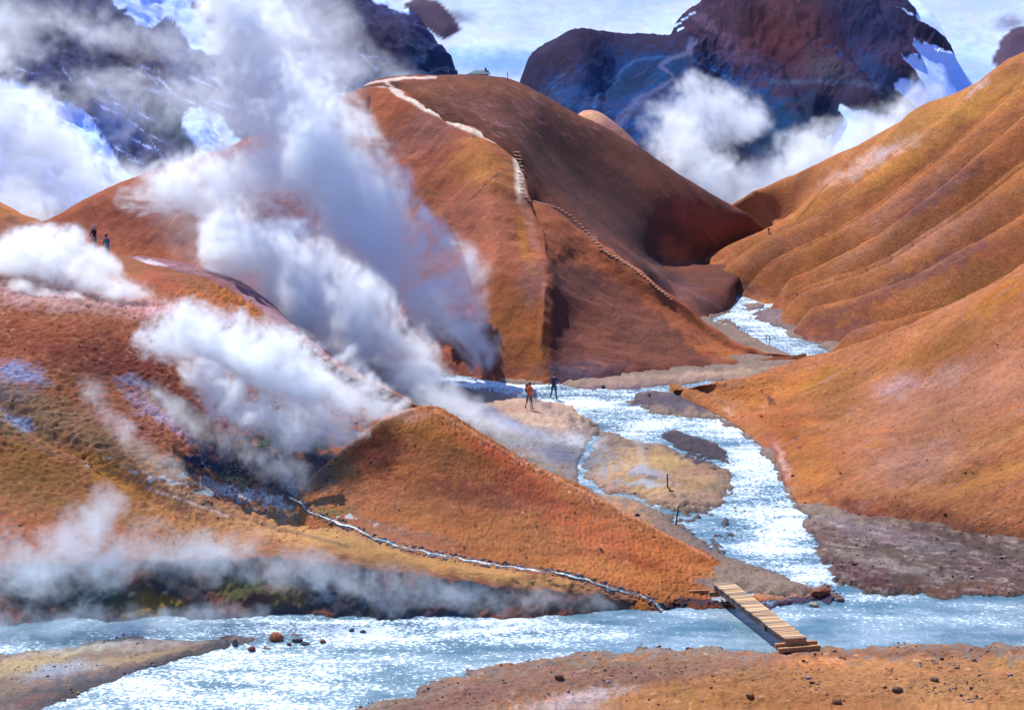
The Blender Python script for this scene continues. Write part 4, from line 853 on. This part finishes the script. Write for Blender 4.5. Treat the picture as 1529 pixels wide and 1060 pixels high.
# --- stones
def rock_mesh(name, r, seed, sx=1, sy=1, sz=.8, sub=2):
    rr = random.Random(seed); import bmesh
    bm = bmesh.new(); bmesh.ops.create_icosphere(bm, subdivisions=sub, radius=r)
    pl = [(Vector((rr.gauss(0, 1), rr.gauss(0, 1), rr.gauss(0, 1))).normalized(), rr.uniform(.72, .95)) for _ in range(9)]
    for v in bm.verts:
        n = v.co.normalized(); k = 1.0
        for pn_, h_ in pl:
            dt = n.dot(pn_)
            if dt > h_ * .95: k = min(k, h_ * .95 / dt)
        v.co = Vector((n.x * sx, n.y * sy, n.z * sz)) * r * k * rr.uniform(.97, 1.03)
    me = bpy.data.meshes.new(name); bm.to_mesh(me); bm.free(); return me
def stone_mat(c): return plain('stone_' + c[1:], c, .75, .4, 5, 0, (1, 1, 1), .05)
B = [(412, 955, 11, 1.15, '#8A4A2A', 'large rusty brown boulder standing in the sparkling shallows'), (376, 971, 7, 1.0, '#5E2A2A', 'dark red boulder at the tip of the gravel spit, just below the upright grey one'),
     (351, 963, 7, .75, '#5A5258', 'upright grey-brown boulder at the tip of the gravel spit'), (444, 958, 6, 1.8, '#3A3440', 'low flat dark stone right of the large rusty boulder'), (432, 963, 4, 1.0, '#5A2C38', 'small maroon stone just below right of the large rusty boulder'),
     (482, 959, 5, 1.1, '#6E3E34', 'small reddish brown stone alone in mid stream, right of the rusty boulder'), (455, 962, 4, 2.0, '#3E3A48', 'small flat dark stone below the low flat one in the stream'), (542, 944, 4, 1.3, '#4A3A44', 'small brown stone near the steaming bank, the right of a pair'),
     (525, 942, 4, 1.2, '#2E3A48', 'small dark stone near the steaming bank, the left of a pair'), (1226, 888, 11, 1.6, '#7A3E26', 'rust slab topping the rubble point beyond the bridge'), (1254, 897, 6, 1.3, '#6A4A44', 'brown rock low on the rubble point beside the rust slab'),
     (1215, 905, 6, 1.4, '#9A8470', 'pale rock at the waterline of the rubble point'), (1163, 969, 5, 1.3, '#9A7A66', 'pale stone against the sleeper at the near bridge end'), (1175, 973, 5, 1.3, '#4E342C', 'dark brown stone in front of the near bridge end'),
     (1250, 1050, 7, 1.4, '#6A3A20', 'dark rust clod on the near gravel bank at the bottom edge'), (1340, 1032, 7, 1.3, '#5E4028', 'brown clod on the near gravel bank below the smooth river'), (1395, 1016, 6, 1.2, '#6A4A30', 'brown clod on the near gravel bank, far right'),
     (835, 1012, 6, 1.3, '#6A3A28', 'reddish stone on the near bank above the pale salt patch'), (900, 568 + 10, 3, 1.2, '#3A2C36', 'small dark stone lying on the lilac flat right of the hikers'), (1120, 1040, 6, 1.3, '#7A4A2C', 'rust clod on the near bank left of the bottom one')]
for i, (X, Y, r, asp, c_, lab) in enumerate(B):
    p_ = hit(X, Y); r_ = r * p_.y / F
    me = rock_mesh('boulder', r_, 100 + i, asp, 1.0, .85 if asp > .9 else 1.3); me.materials.append(stone_mat(c_))
    o = bpy.data.objects.new('boulder', me); COL.objects.link(o); o.location = (p_.x, p_.y, max(p_.z, 0) + r_ * .35); o.rotation_euler = (0, 0, random.uniform(-.3, .3)); tag(o, lab, 'boulder' if r > 6 else 'stone')

ICO = [(0, 0, 1)] + [(.894 * math.cos(a), .894 * math.sin(a), .447) for a in [k * 1.2566 for k in range(5)]] + [(.894 * math.cos(a), .894 * math.sin(a), -.447) for a in [k * 1.2566 + .628 for k in range(5)]] + [(0, 0, -1)]
IF = [(0, 1, 2), (0, 2, 3), (0, 3, 4), (0, 4, 5), (0, 5, 1), (1, 6, 2), (2, 6, 7), (2, 7, 3), (3, 7, 8), (3, 8, 4), (4, 8, 9), (4, 9, 5), (5, 9, 10), (5, 10, 1), (1, 10, 6), (6, 11, 7), (7, 11, 8), (8, 11, 9), (9, 11, 10), (10, 11, 6)]
def scatter(name, pos, rad, cols_, mat, flat=.6):
    n = len(pos); ic = np.array(ICO); fa = np.array(IF)
    jit = RNG.uniform(.65, 1.25, (n, 12, 1)); rot = RNG.uniform(0, 6.28, n)
    v = ic[None] * jit; c, s_ = np.cos(rot)[:, None], np.sin(rot)[:, None]
    st = RNG.uniform(.8, 1.6, n)[:, None]
    vx = v[..., 0] * c * st - v[..., 1] * s_; vy = v[..., 0] * s_ * st + v[..., 1] * c
    v = np.stack([vx, vy, v[..., 2] * flat], -1) * rad[:, None, None] + pos[:, None, :]
    f = (fa[None] + 12 * np.arange(n)[:, None, None]).reshape(-1, 3)
    me = bpy.data.meshes.new(name); me.vertices.add(n * 12); me.vertices.foreach_set('co', v.reshape(-1).astype(np.float32))
    me.loops.add(len(f) * 3); me.loops.foreach_set('vertex_index', f.reshape(-1).astype(np.int32)); me.polygons.add(len(f)); me.polygons.foreach_set('loop_start', np.arange(0, len(f) * 3, 3, dtype=np.int32)); me.update(calc_edges=True)
    at = me.color_attributes.new('soil', 'FLOAT_COLOR', 'POINT'); cc = np.ones((n, 12, 4), np.float32); cc[..., :3] = cols_[:, None, :]; at.data.foreach_set('color', cc.reshape(-1))
    me.materials.append(mat); o = bpy.data.objects.new(name, me); COL.objects.link(o); o['kind'] = 'stuff'; return o
M_stone = soil('loose_stones', .8, 9, .03, lumps=4, lump_h=.03, speck=.1)
fl = FLOOR.reshape(-1, 3); fx, fy = proj(fl)
dry = np.where((fl[:, 2] > -.06) & (fx > -60) & (fx < 1590) & (fy > 560) & (fy < 1085))[0]
wgt = np.where(fl[dry, 2] < .06, 2.2, .5) * np.where(fy[dry] > 960, .7, 1) * np.clip(.3 + 2.2 * fbm(fl[dry, 0] * .5, fl[dry, 1] * .4, 3, 171), .02, 2) * np.where((fx[dry] > 1200) & (fy[dry] > 780), 1.8, 1) * np.where((fx[dry] > 600) & (fx[dry] < 1090) & (fy[dry] < 760) & (fl[dry, 2] > .1), .15, 1)
idx = RNG.choice(dry, 9000, p=wgt / wgt.sum()); pos = fl[idx].copy(); pos[:, 0] += RNG.normal(0, .06, 9000); pos[:, 1] += RNG.normal(0, .2, 9000)
rad = np.clip(RNG.lognormal(-3.6, .55, 9000), .015, .16)
pal = np.array([lin(c_) for c_ in ('#6A5A60', '#4A3A40', '#8A6A58', '#A89AA0', '#5C3A30', '#B08A68')])
scatter('gravel', pos, rad, pal[RNG.integers(0, 6, 9000)], M_stone)
hv = []
for nm, rect, n_, cl in (('left_hillside', (0, 430, 560, 830), 1500, ('#B08058', '#5A3420', '#8A5A38')), ('rust_dome', (460, 640, 1150, 890), 800, ('#C07A4A', '#5A2412', '#8A4A28')), ('right_hill', (1060, 480, 1529, 820), 1000, ('#B88058', '#5E3420', '#8A5232'))):
    me = bpy.data.objects[nm].data; a = np.empty(len(me.vertices) * 3, np.float32); me.vertices.foreach_get('co', a); a = a.reshape(-1, 3).astype(float); X, Y = proj(a)
    k = np.where((X > rect[0]) & (X < rect[2]) & (Y > rect[1]) & (Y < rect[3]))[0]; k = RNG.choice(k, n_); pal = np.array([lin(c_) for c_ in cl])
    scatter('scree', a[k] + RNG.normal(0, .03, (n_, 3)), np.clip(RNG.lognormal(-3.4, .45, n_), .02, .13), pal[RNG.integers(0, 3, n_)], M_stone)

# --- creek on the terrace
CR = along([(432, 742), (450, 752), (470, 768), (520, 785), (560, 803), (600, 817), (660, 829), (720, 840), (780, 849), (840, 856), (880, 867), (920, 881), (955, 889), (978, 899), (992, 910)], 150)
vs_, fs = [], []
for i, (X, Y) in enumerate(CR):
    p_ = hit(X + 2.5 * math.sin(i * .5), Y + .8 * math.sin(i * .9)); wd = .06 + .04 * math.sin(i * .35) + .05 * random.random()
    for k in (-1, -.5, 0, .5, 1): vs_.append((p_.x + k * wd * .5, p_.y + k * wd * .9, p_.z + .04 - .03 * abs(k)))
    if i: a = (i - 1) * 5; fs += [(a + k, a + k + 5, a + k + 6, a + k + 1) for k in range(4)]
o = mesh_obj('creek', vs_, fs, M_creek, None, True); o['kind'] = 'structure'
pos = []
for _ in range(900):
    pos.append(hit(random.gauss(390, 60), random.gauss(708, 26)))
for (X, Y) in CR[::1]:
    for _ in range(5):
        p_ = hit(X + random.gauss(0, 4), Y + random.choice((-1, 1)) * (3 + abs(random.gauss(0, 1.2)))); pos.append(p_)
pal = np.array([lin(c_) for c_ in ('#3A3640', '#5A5058', '#8A8088')])
scatter('gravel', np.array(pos), np.clip(RNG.lognormal(-3.1, .4, len(pos)), .03, .12), pal[RNG.integers(0, 3, len(pos))], M_stone)

# --- people
def person(name, loc, rz, label, J, cols_, extras, group='hikers in the valley'):
    """one skinned body; bones carry their clothing colour"""
    import bmesh
    e = empty(name, loc, rz, label=label, cat='person', group=group)
    nodes = {}; order = []
    def nd(k, p_, r): nodes[k] = len(order); order.append((p_, r))
    for k, (p_, r) in J['nodes'].items(): nd(k, p_, r)
    edges = [(nodes[a], nodes[b_]) for a, b_, _ in J['bones']]
    mats = [m_ for _, _, m_ in J['bones']]
    for sd_ in ('l', 'r'):                                     # five fingers on each hand
        h_ = Vector(J['nodes']['hand_' + sd_][0]); wv = (h_ - Vector(J['nodes']['wrist_' + sd_][0])).normalized(); side = Vector((0, 1, 0)).cross(wv)
        fw = Vector((0, 1, 0)) - wv * wv.y; fw.normalize()
        for q, (off, ln) in enumerate([(.034, .07), (.012, .078), (-.012, .072), (-.034, .056), (.045, .05)]):
            a = h_ + fw * off * .9; base = len(order); inn = wv.cross(fw) * (.02 if sd_ == 'l' else -.02)
            d1 = wv if q < 4 else (wv * .5 + fw * .8).normalized()
            if q == 4: a = a - wv * .03
            order.append((a, (.009))); order.append((a + d1 * ln * .55, .009)); order.append((a + d1 * ln * .95 + inn, .008))
            edges += [(nodes['hand_' + sd_], base), (base, base + 1), (base + 1, base + 2)]; mats += ['skin'] * 3
    me = bpy.data.meshes.new('tmp'); me.from_pydata([tuple(p_) for p_, _ in order], edges, []); t = bpy.data.objects.new('tmp', me); COL.objects.link(t)
    md = t.modifiers.new('s', 'SKIN'); 
    if not me.skin_vertices: me.skin_vertices.new()
    for i, (p_, r) in enumerate(order): rr = (r, r) if isinstance(r, (int, float)) else r; me.skin_vertices[0].data[i].radius = rr; me.skin_vertices[0].data[i].use_root = (i == 0)
    md.use_smooth_shade = True; sb = t.modifiers.new('u', 'SUBSURF'); sb.levels = 1; sb.render_levels = 1
    ev = t.evaluated_get(bpy.context.evaluated_depsgraph_get()); bm = bpy.data.meshes.new_from_object(ev)
    bpy.data.objects.remove(t)
    keys = sorted(set(mats)); [bm.materials.append(cols_[k]) for k in keys]
    A = np.array([tuple(order[a][0]) for a, _ in edges]); Bv = np.array([tuple(order[b_][0]) for _, b_ in edges]); D_ = Bv - A; L2 = (D_ ** 2).sum(1) + 1e-9
    for pl in bm.polygons:
        c = np.array(pl.center); tt = np.clip(((c - A) * D_).sum(1) / L2, 0, 1); d = np.linalg.norm(c - A - tt[:, None] * D_, axis=1); pl.material_index = keys.index(mats[int(d.argmin())])
    body = bpy.data.objects.new('body', bm); COL.objects.link(body); body.parent = e
    hd = Vector(J['nodes']['head'][0])
    v, f = ball(hd + Vector((0, -.018, .045)), (.098, .112, .10)); mesh_obj(extras.get('hat_name', 'hair'), v, f, cols_['hair'], e, True)
    if extras.get('brim'): v, f = ball(hd + Vector((0, .02, .055)), (.13, .15, .012)); mesh_obj('brim', v, f, cols_['hair'], e, True)
    for s_ in (-1, 1):
        v, f = ball(hd + Vector((s_ * .034, .09, .015)), (.012, .01, .009), 6, 4); mesh_obj('eye', v, f, M_iron, e, True)
        v, f = ball(hd + Vector((s_ * .088, 0, 0)), (.014, .024, .034), 6, 4); mesh_obj('ear', v, f, cols_['skin'], e, True)
    v, f = ball(hd + Vector((0, .103, -.012)), (.016, .026, .028), 6, 4); mesh_obj('nose', v, f, cols_['skin'], e, True)
    v, f = ball(hd + Vector((0, .094, -.052)), (.026, .01, .008), 6, 4); mesh_obj('mouth', v, f, plain('lips', '#8A4A42'), e, True)
    return e
def skel(kl, kr, al, ar, lean=.03, shorts=False, longsleeve=True):
    """kl/kr: (hip swing, knee bend) for each leg, al/ar: (forward swing, outward, elbow bend)"""
    n = {}; b_ = []
    n['pelvis'] = (Vector((0, 0, .94)), (.15, .115)); n['waist'] = (Vector((0, .01 + lean * .3, 1.10)), (.135, .10)); n['chest'] = (Vector((0, .01 + lean * .8, 1.32)), (.165, .115))
    n['collar'] = (Vector((0, lean, 1.45)), (.10, .075)); n['neck'] = (Vector((0, lean + .01, 1.53)), .052); n['head'] = (Vector((0, lean + .03, 1.645)), (.078, .09)); n['crown'] = (Vector((0, lean + .02, 1.72)), (.06, .07))
    b_ += [('pelvis', 'waist', 'top'), ('waist', 'chest', 'top'), ('chest', 'collar', 'top'), ('collar', 'neck', 'skin'), ('neck', 'head', 'skin'), ('head', 'crown', 'skin')]
    for s_, k, (sw, kb), (af, ao, eb) in ((-1, 'l', kl, al), (1, 'r', kr, ar)):
        hp = Vector((s_ * .10, 0, .88)); kn = hp + Vector((s_ * .01, math.sin(sw) * .42, -math.cos(sw) * .42)); th = sw - kb; ank = kn + Vector((0, math.sin(th) * .41, -math.cos(th) * .41))
        n['hip_' + k] = (hp, (.095, .10)); n['thigh_' + k] = ((hp + kn) / 2, (.085, .088)); n['knee_' + k] = (kn, .062); n['calf_' + k] = (kn + (ank - kn) * .35, .058); n['ankle_' + k] = (ank, .042)
        n['toe_' + k] = (ank + Vector((s_ * .02, .17, -.045 + .05 * max(0, -th))), (.045, .03)); n['heel_' + k] = (ank + Vector((0, -.05, -.045)), .035)
        lg = 'skin' if shorts else 'legs'
        b_ += [('pelvis', 'hip_' + k, 'legs'), ('hip_' + k, 'thigh_' + k, 'legs'), ('thigh_' + k, 'knee_' + k, 'legs'), ('knee_' + k, 'calf_' + k, lg), ('calf_' + k, 'ankle_' + k, lg), ('ankle_' + k, 'toe_' + k, 'shoe'), ('ankle_' + k, 'heel_' + k, 'shoe')]
        sh = Vector((s_ * .185, lean, 1.42)); el = sh + Vector((s_ * math.sin(ao) * .29, math.sin(af) * .28, -math.cos(af) * math.cos(ao) * .29)); wr = el + Vector((s_ * math.sin(ao * .6) * .25, math.sin(af + eb) * .25, -math.cos(af + eb) * .25)); hn = wr + (wr - el).normalized() * .075
        n['sh_' + k] = (sh, .068); n['elbow_' + k] = (el, .045); n['wrist_' + k] = (wr, .03); n['hand_' + k] = (hn, (.042, .022))
        sl_2 = 'top' if longsleeve else 'skin'
        b_ += [('collar', 'sh_' + k, 'top'), ('sh_' + k, 'elbow_' + k, 'top'), ('elbow_' + k, 'wrist_' + k, sl_2), ('wrist_' + k, 'hand_' + k, 'skin')]
    return {'nodes': n, 'bones': b_}
def M_(n_, c): return plain(n_, c, .8, .15, 12)
SK_ = M_('skin', '#C08A6C')
def foot_level(J): return min(v[0].z for k, v in J['nodes'].items() if k.startswith(('toe', 'heel'))) - .045
def put(X, Y, J, rz, label, cl, **kw):
    p_ = hit(X, Y); return person('person', (p_.x, p_.y, p_.z - foot_level(J)), rz, label, J, cl, kw), p_
J = skel((.30, .12), (-.22, .30), (-.15, .12, .3), (.35, .15, .45), .05, True, True)
hk, p1 = put(790, 611, J, math.radians(215), 'hiker in orange top and grey shorts walking with a pole and backpack', {'top': M_('orange_top', '#E06A28'), 'legs': M_('grey_shorts', '#6C6474'), 'skin': SK_, 'shoe': M_('boots', '#3E3440'), 'hair': M_('dark_cap', '#3A2A34')}, hat_name='cap', brim=True)
def pack(owner, c1, c2, label, s_=1.0):
    e = empty('backpack', owner.location, owner.rotation_euler.z, label=label, cat='backpack')
    bx_, f = ball((0, -.20, 1.27), (.165 * s_, .12 * s_, .27 * s_), 12, 9); bx_ = [Vector((max(-.15 * s_, min(.15 * s_, q.x)), max(-.29, q.y), max(1.04, min(1.50, q.z)))) for q in bx_]
    mesh_obj('bag', bx_, f, c1, e, True)
    v, f = ball((0, -.30, 1.17), (.10 * s_, .05, .11), 10, 7); mesh_obj('pocket', v, f, c2, e, True)
    v, f = tube([(-.14, -.18, 1.56), (.14, -.18, 1.56)], .07); mesh_obj('lid', v, f, c2, e, True)
    for k in (-1, 1): v, f = tube([(k * .10, -.12, 1.47), (k * .11, .02, 1.52), (k * .12, .16, 1.36), (k * .13, .10, 1.14), (k * .12, -.10, 1.08)], .018, 6); mesh_obj('strap', v, f, c2, e, True)
    return e
pack(hk, M_('dark_green_bag', '#22383A'), M_('grey_bag', '#5A5460'), 'dark green backpack worn by the hiker in orange')
hw = hk.matrix_basis @ J['nodes']['hand_r'][0]
v, f = tube([(hw.x, hw.y, hw.z + .08), (hw.x + .1, hw.y - .1, p1.z)], .014, 6); v2, f2 = ball((hw.x, hw.y, hw.z + .06), (.025, .025, .06), 8, 5); V2, F2 = join([(v, f), (v2, f2)])
O = Vector((hw.x, hw.y, p1.z)); o = mesh_obj('trekking_pole', [Vector(q) - O for q in V2], F2, M_iron, None, True, O); tag(o, 'thin trekking pole in the right hand of the hiker in orange', 'trekking pole')
J = skel((.28, .05), (-.28, .25), (.35, .42, .1), (-.3, .38, .2), .02, False, False)
put(827, 596, J, math.radians(200), 'hiker in navy jacket and blue jeans crossing the shallow stream with arms apart', {'top': M_('navy_top', '#1C2A52'), 'legs': M_('jeans', '#1E4258'), 'skin': M_('pale_skin', '#B8A4A8'), 'shoe': M_('dark_shoes', '#20242E'), 'hair': M_('dark_hair', '#241C28')})
J = skel((.15, .05), (-.15, .15), (.2, .15, .7), (.25, .15, .6), .05)
pp, p3 = put(142, 376, J, math.radians(150), 'hiker in dark purple jacket, legs lost in steam on the left ridge', {'top': M_('purple_top', '#2E1434'), 'legs': M_('blue_trousers', '#3A4A6A'), 'skin': SK_, 'shoe': M_('shoes_b', '#2A2430'), 'hair': M_('white_hat', '#8A86A0')}, hat_name='hat', brim=True)
J = skel((.2, .1), (-.1, .15), (.1, .15, .4), (.15, .15, .5), .05)
put(161, 391, J, math.radians(150), 'hiker in teal jacket and dark hat, half hidden in steam lower on the left ridge', {'top': M_('teal_top', '#1C5C84'), 'legs': M_('dark_trousers', '#2A3A4A'), 'skin': SK_, 'shoe': M_('shoes_c', '#2A2430'), 'hair': M_('dark_hat', '#1C2030')}, hat_name='hat', brim=True)
print('things', round(time.time() - T0, 1))

# ------------------------------------------------------------------ steam: density grids grown round drifting centre lines
def steam_mat(name, dens, col=(.985, .992, 1.0)):
    m = bpy.data.materials.new(name); m.use_nodes = True; t = m.node_tree; t.nodes.remove(t.nodes['Principled BSDF'])
    pv = t.nodes.new('ShaderNodeVolumePrincipled'); pv.inputs['Color'].default_value = (*col, 1); pv.inputs['Density'].default_value = dens; pv.inputs['Anisotropy'].default_value = .5
    t.links.new(pv.outputs[0], t.nodes['Material Output'].inputs['Volume']); return m
def steam(label, lines, tau, vox, lo_=.12, hi_=.95, rough=.6, amp=2.6, zst=1.0, col=(.94, .975, 1.0), seed=0.0, flat=1.0):
    Pt, R = [], []
    for ln in lines:
        q = [(P(X, Y, d), r * d / F) for X, Y, d, r in ln]
        for (a, ra), (b_, rb) in zip(q[:-1], q[1:]):
            for t in np.linspace(0, 1, 24, endpoint=False): Pt.append(a * (1 - t) + b_ * t); R.append(ra * (1 - t) + rb * t)
    Pt = np.array(Pt); R = np.array(R); rm = float(np.median(R)); base = Pt[np.argmin(Pt[:, 2])]
    lo = (Pt - R[:, None] * 1.25).min(0); hi = (Pt + R[:, None] * 1.25).max(0)
    me = bpy.data.meshes.new('steam'); me.from_pydata([tuple(v) for v in Pt], [], []); at = me.attributes.new('r', 'FLOAT', 'POINT'); at.data.foreach_set('value', R.astype(np.float32))
    o = bpy.data.objects.new('steam', me); COL.objects.link(o); tag(o, label, None, 'steam plumes', 'stuff')
    mat = steam_mat('steam', tau / (2 * rm), col); me.materials.append(mat)
    ng = bpy.data.node_groups.new('steam', 'GeometryNodeTree'); ng.interface.new_socket('Geometry', in_out='INPUT', socket_type='NodeSocketGeometry'); ng.interface.new_socket('Geometry', in_out='OUTPUT', socket_type='NodeSocketGeometry')
    n, L = ng.nodes, ng.links; gi = n.new('NodeGroupInput'); go = n.new('NodeGroupOutput'); vc = n.new('GeometryNodeVolumeCube')
    vc.inputs['Min'].default_value = lo; vc.inputs['Max'].default_value = hi
    for k, ax in enumerate('XYZ'): vc.inputs['Resolution ' + ax].default_value = max(8, min(320, int((hi - lo)[k] / vox)))
    pos = n.new('GeometryNodeInputPosition').outputs[0]
    def vm(op, a, b_=None, s_=None):
        q = n.new('ShaderNodeVectorMath'); q.operation = op; L.new(a, q.inputs[0])
        if b_ is not None:
            if isinstance(b_, tuple): q.inputs[1].default_value = b_
            else: L.new(b_, q.inputs[1])
        if s_ is not None: q.inputs['Scale'].default_value = s_
        return q
    def nz(vec, sc_, det, ro):
        q = n.new('ShaderNodeTexNoise'); q.inputs['Scale'].default_value = sc_; q.inputs['Detail'].default_value = det; q.inputs['Roughness'].default_value = ro; L.new(vec, q.inputs['Vector']); return q
    def mm(op, a, b_):
        q = n.new('ShaderNodeMath'); q.operation = op
        for i, v in enumerate((a, b_)):
            if isinstance(v, (int, float)): q.inputs[i].default_value = v
            else: L.new(v, q.inputs[i])
        return q.outputs[0]
    sp = vm('ADD', pos, (seed, seed * .7, 0)).outputs[0]
    w0 = nz(sp, .55 / rm, 2, .5).outputs['Color']; wv = vm('SCALE', vm('SUBTRACT', w0, (.5, .5, .5)).outputs[0], None, 1.5 * rm).outputs[0]; wp = vm('ADD', wv, pos).outputs[0]
    sn = n.new('GeometryNodeSampleNearest'); sn.domain = 'POINT'; L.new(gi.outputs[0], sn.inputs[0]); L.new(wp, sn.inputs['Sample Position'])
    def samp(typ, src):
        si = n.new('GeometryNodeSampleIndex'); si.data_type = typ; L.new(gi.outputs[0], si.inputs[0]); L.new(src, si.inputs['Value']); L.new(sn.outputs[0], si.inputs['Index']); return si.outputs[0]
    na = n.new('GeometryNodeInputNamedAttribute'); na.data_type = 'FLOAT'; na.inputs[0].default_value = 'r'
    r_ = samp('FLOAT', na.outputs[0]); c_ = samp('FLOAT_VECTOR', pos)
    dd = vm('LENGTH', vm('MULTIPLY', vm('SUBTRACT', c_, wp).outputs[0], (1, flat, 1)).outputs[0]).outputs['Value']; f_ = mm('SUBTRACT', 1, mm('DIVIDE', dd, r_))
    wst = vm('MULTIPLY', vm('ADD', wv, sp).outputs[0], (1, 1, zst)).outputs[0]
    n1 = nz(wst, 1.5 / rm, 6, rough).outputs[0]; n2 = nz(sp, .5 / rm, 2, .5).outputs[0]
    g_ = mm('ADD', f_, mm('MULTIPLY', mm('SUBTRACT', n1, .52), amp)); g_ = mm('ADD', g_, mm('MULTIPLY', mm('SUBTRACT', n2, .5), 1.2))
    n3 = nz(wst, 6.0 / rm, 3, .6).outputs[0]; g_ = mm('ADD', g_, mm('MULTIPLY', mm('SUBTRACT', n3, .5), 1.3))
    g_ = mm('MULTIPLY', g_, mm('MINIMUM', 1, mm('MULTIPLY', mm('MAXIMUM', f_, 0), 5)))
    mr = n.new('ShaderNodeMapRange'); mr.interpolation_type = 'SMOOTHSTEP'; L.new(g_, mr.inputs[0])
    for i, x_ in enumerate((lo_, hi_, 0, 1)): mr.inputs[i + 1].default_value = x_
    L.new(mr.outputs[0], vc.inputs['Density'])
    sm = n.new('GeometryNodeSetMaterial'); sm.inputs['Material'].default_value = mat; L.new(vc.outputs[0], sm.inputs[0]); L.new(sm.outputs[0], go.inputs[0])
    md = o.modifiers.new('grow', 'NODES'); md.node_group = ng
    return o
steam('great white steam plume rising in front of the central hill', [[(712, 515, 131, 44), (672, 480, 132, 92), (610, 430, 133, 112), (550, 340, 135, 118), (490, 250, 139, 104), (430, 160, 144, 92), (390, 80, 148, 84), (365, 10, 151, 76), (350, -60, 153, 60)],
      [(680, 600, 119, 50), (620, 560, 122, 76), (530, 490, 126, 100), (430, 430, 130, 100), (380, 380, 133, 76), (330, 320, 138, 60)], [(440, 250, 144, 84), (330, 262, 147, 70), (230, 290, 150, 50)]], 13.0, .16, .0, 1.2, rough=.68, amp=3.0, seed=3, flat=1.7)
steam('thin high veil of steam spreading round the great plume', [[(600, 420, 137, 100), (500, 300, 141, 140), (420, 160, 147, 150), (400, 20, 152, 150)], [(420, 440, 134, 90), (330, 340, 140, 90), (270, 280, 146, 70)]], 1.6, .26, .0, 1.8, seed=91)
steam('thick steam filling the fumarole hollow behind the rust dome', [[(594, 620, 93, 18), (550, 600, 92, 48), (480, 575, 92, 78), (400, 545, 93.5, 82), (310, 505, 96, 66), (220, 500, 98, 44)], [(540, 645, 90, 24), (450, 650, 90, 40), (350, 610, 92, 46), (300, 570, 94, 40)]], 9.0, .12, .05, 1.2, rough=.68, amp=2.8, seed=11, flat=1.4)
steam('thin ragged steam trailing over the grey slope below the hollow', [[(450, 710, 88, 34), (370, 680, 89.2, 38), (290, 640, 90, 34), (230, 590, 92, 30)], [(260, 700, 87.2, 26), (180, 640, 89.8, 28), (130, 580, 92, 26)]], 2.4, .12, .1, 1.7, seed=23)
steam('white steam cloud round the two hikers on the left ridge', [[(-60, 380, 111, 70), (20, 392, 110, 66), (85, 395, 109.5, 60), (140, 420, 109, 44), (200, 438, 108.5, 28)], [(30, 360, 112, 36), (95, 366, 112, 40), (140, 388, 112, 36), (172, 408, 111, 24)], [(20, 430, 107, 22), (120, 445, 107, 20)]], 8.0, .13, .05, 1.3, seed=37)
steam('blue steam drifting along the foot of the dark river bank', [[(-50, 890, 76, 96), (0, 830, 77, 66), (60, 860, 76.4, 76), (120, 810, 77.4, 70), (160, 765, 79, 50)], [(130, 850, 77, 66), (210, 820, 77.6, 60), (290, 830, 77.4, 56), (370, 830, 77.6, 46), (440, 848, 77.4, 42), (520, 866, 77.2, 40), (620, 880, 77.1, 34), (720, 888, 77.1, 30), (820, 894, 77.2, 24), (920, 898, 77.4, 16)], [(-20, 945, 75, 46), (80, 935, 75, 36), (200, 925, 75.4, 28), (300, 925, 75.4, 22), (400, 915, 75.8, 18)]], 2.7, .11, -.05, 1.7, seed=41, col=(.86, .94, 1.0))
steam('white steam cloud behind the gap in front of the dark mountain', [[(1100, 320, 238, 50), (1060, 260, 243, 96), (1010, 210, 248, 78), (1050, 170, 250, 60), (1110, 170, 250, 54)], [(1130, 290, 244, 70), (1220, 240, 250, 56), (1300, 195, 256, 48), (1380, 150, 262, 38)]], 8.0, .36, .05, 1.6, seed=53)
steam('white steam bank in the valley behind the left ridge', [[(-60, 130, 248, 110), (20, 220, 244, 120), (80, 270, 242, 90), (150, 270, 240, 60), (220, 250, 240, 40)], [(60, 310, 230, 50), (20, 290, 230, 60)]], 8.0, .4, .05, 1.6, seed=67)
steam('thin steam veil drifting over the snow-streaked mountain', [[(-40, 40, 262, 80), (120, 60, 262, 70), (280, 60, 262, 80), (400, 40, 262, 100), (480, 60, 258, 90), (560, 120, 254, 60)], [(120, 150, 262, 70), (330, 170, 260, 90)]], 3.2, .4, .0, 1.8, seed=71)
steam('faint steam wisps over the mud flats near the hikers', [[(640, 590, 117, 36), (700, 620, 112, 28), (760, 645, 108, 22), (830, 655, 106, 14)], [(965, 700, 102.5, 12), (960, 670, 103, 14), (950, 640, 104, 11)]], 1.6, .14, .1, 1.6, seed=83, col=(.94, .972, 1.0))
print('steam', round(time.time() - T0, 1))

# ------------------------------------------------------------------ air
hz_v, hz_f = [], []
me = bpy.data.meshes.new('haze'); q = 3200
me.from_pydata([(-q, -q, -5), (q, -q, -5), (q, q, -5), (-q, q, -5), (-q, -q, 110), (q, -q, 110), (q, q, 110), (-q, q, 110)], [], [(3, 2, 1, 0), (4, 5, 6, 7), (0, 1, 5, 4), (1, 2, 6, 5), (2, 3, 7, 6), (3, 0, 4, 7)])
hz_o = bpy.data.objects.new('haze', me); COL.objects.link(hz_o); hz_o['kind'] = 'stuff'
m = bpy.data.materials.new('air'); m.use_nodes = True; t = m.node_tree; t.nodes.remove(t.nodes['Principled BSDF']); pv = t.nodes.new('ShaderNodeVolumePrincipled')
pv.inputs['Color'].default_value = (.5, .72, 1, 1); pv.inputs['Density'].default_value = .00003; pv.inputs['Anisotropy'].default_value = 0; t.links.new(pv.outputs[0], t.nodes['Material Output'].inputs['Volume']); me.materials.append(m)
print('done', round(time.time() - T0, 1))
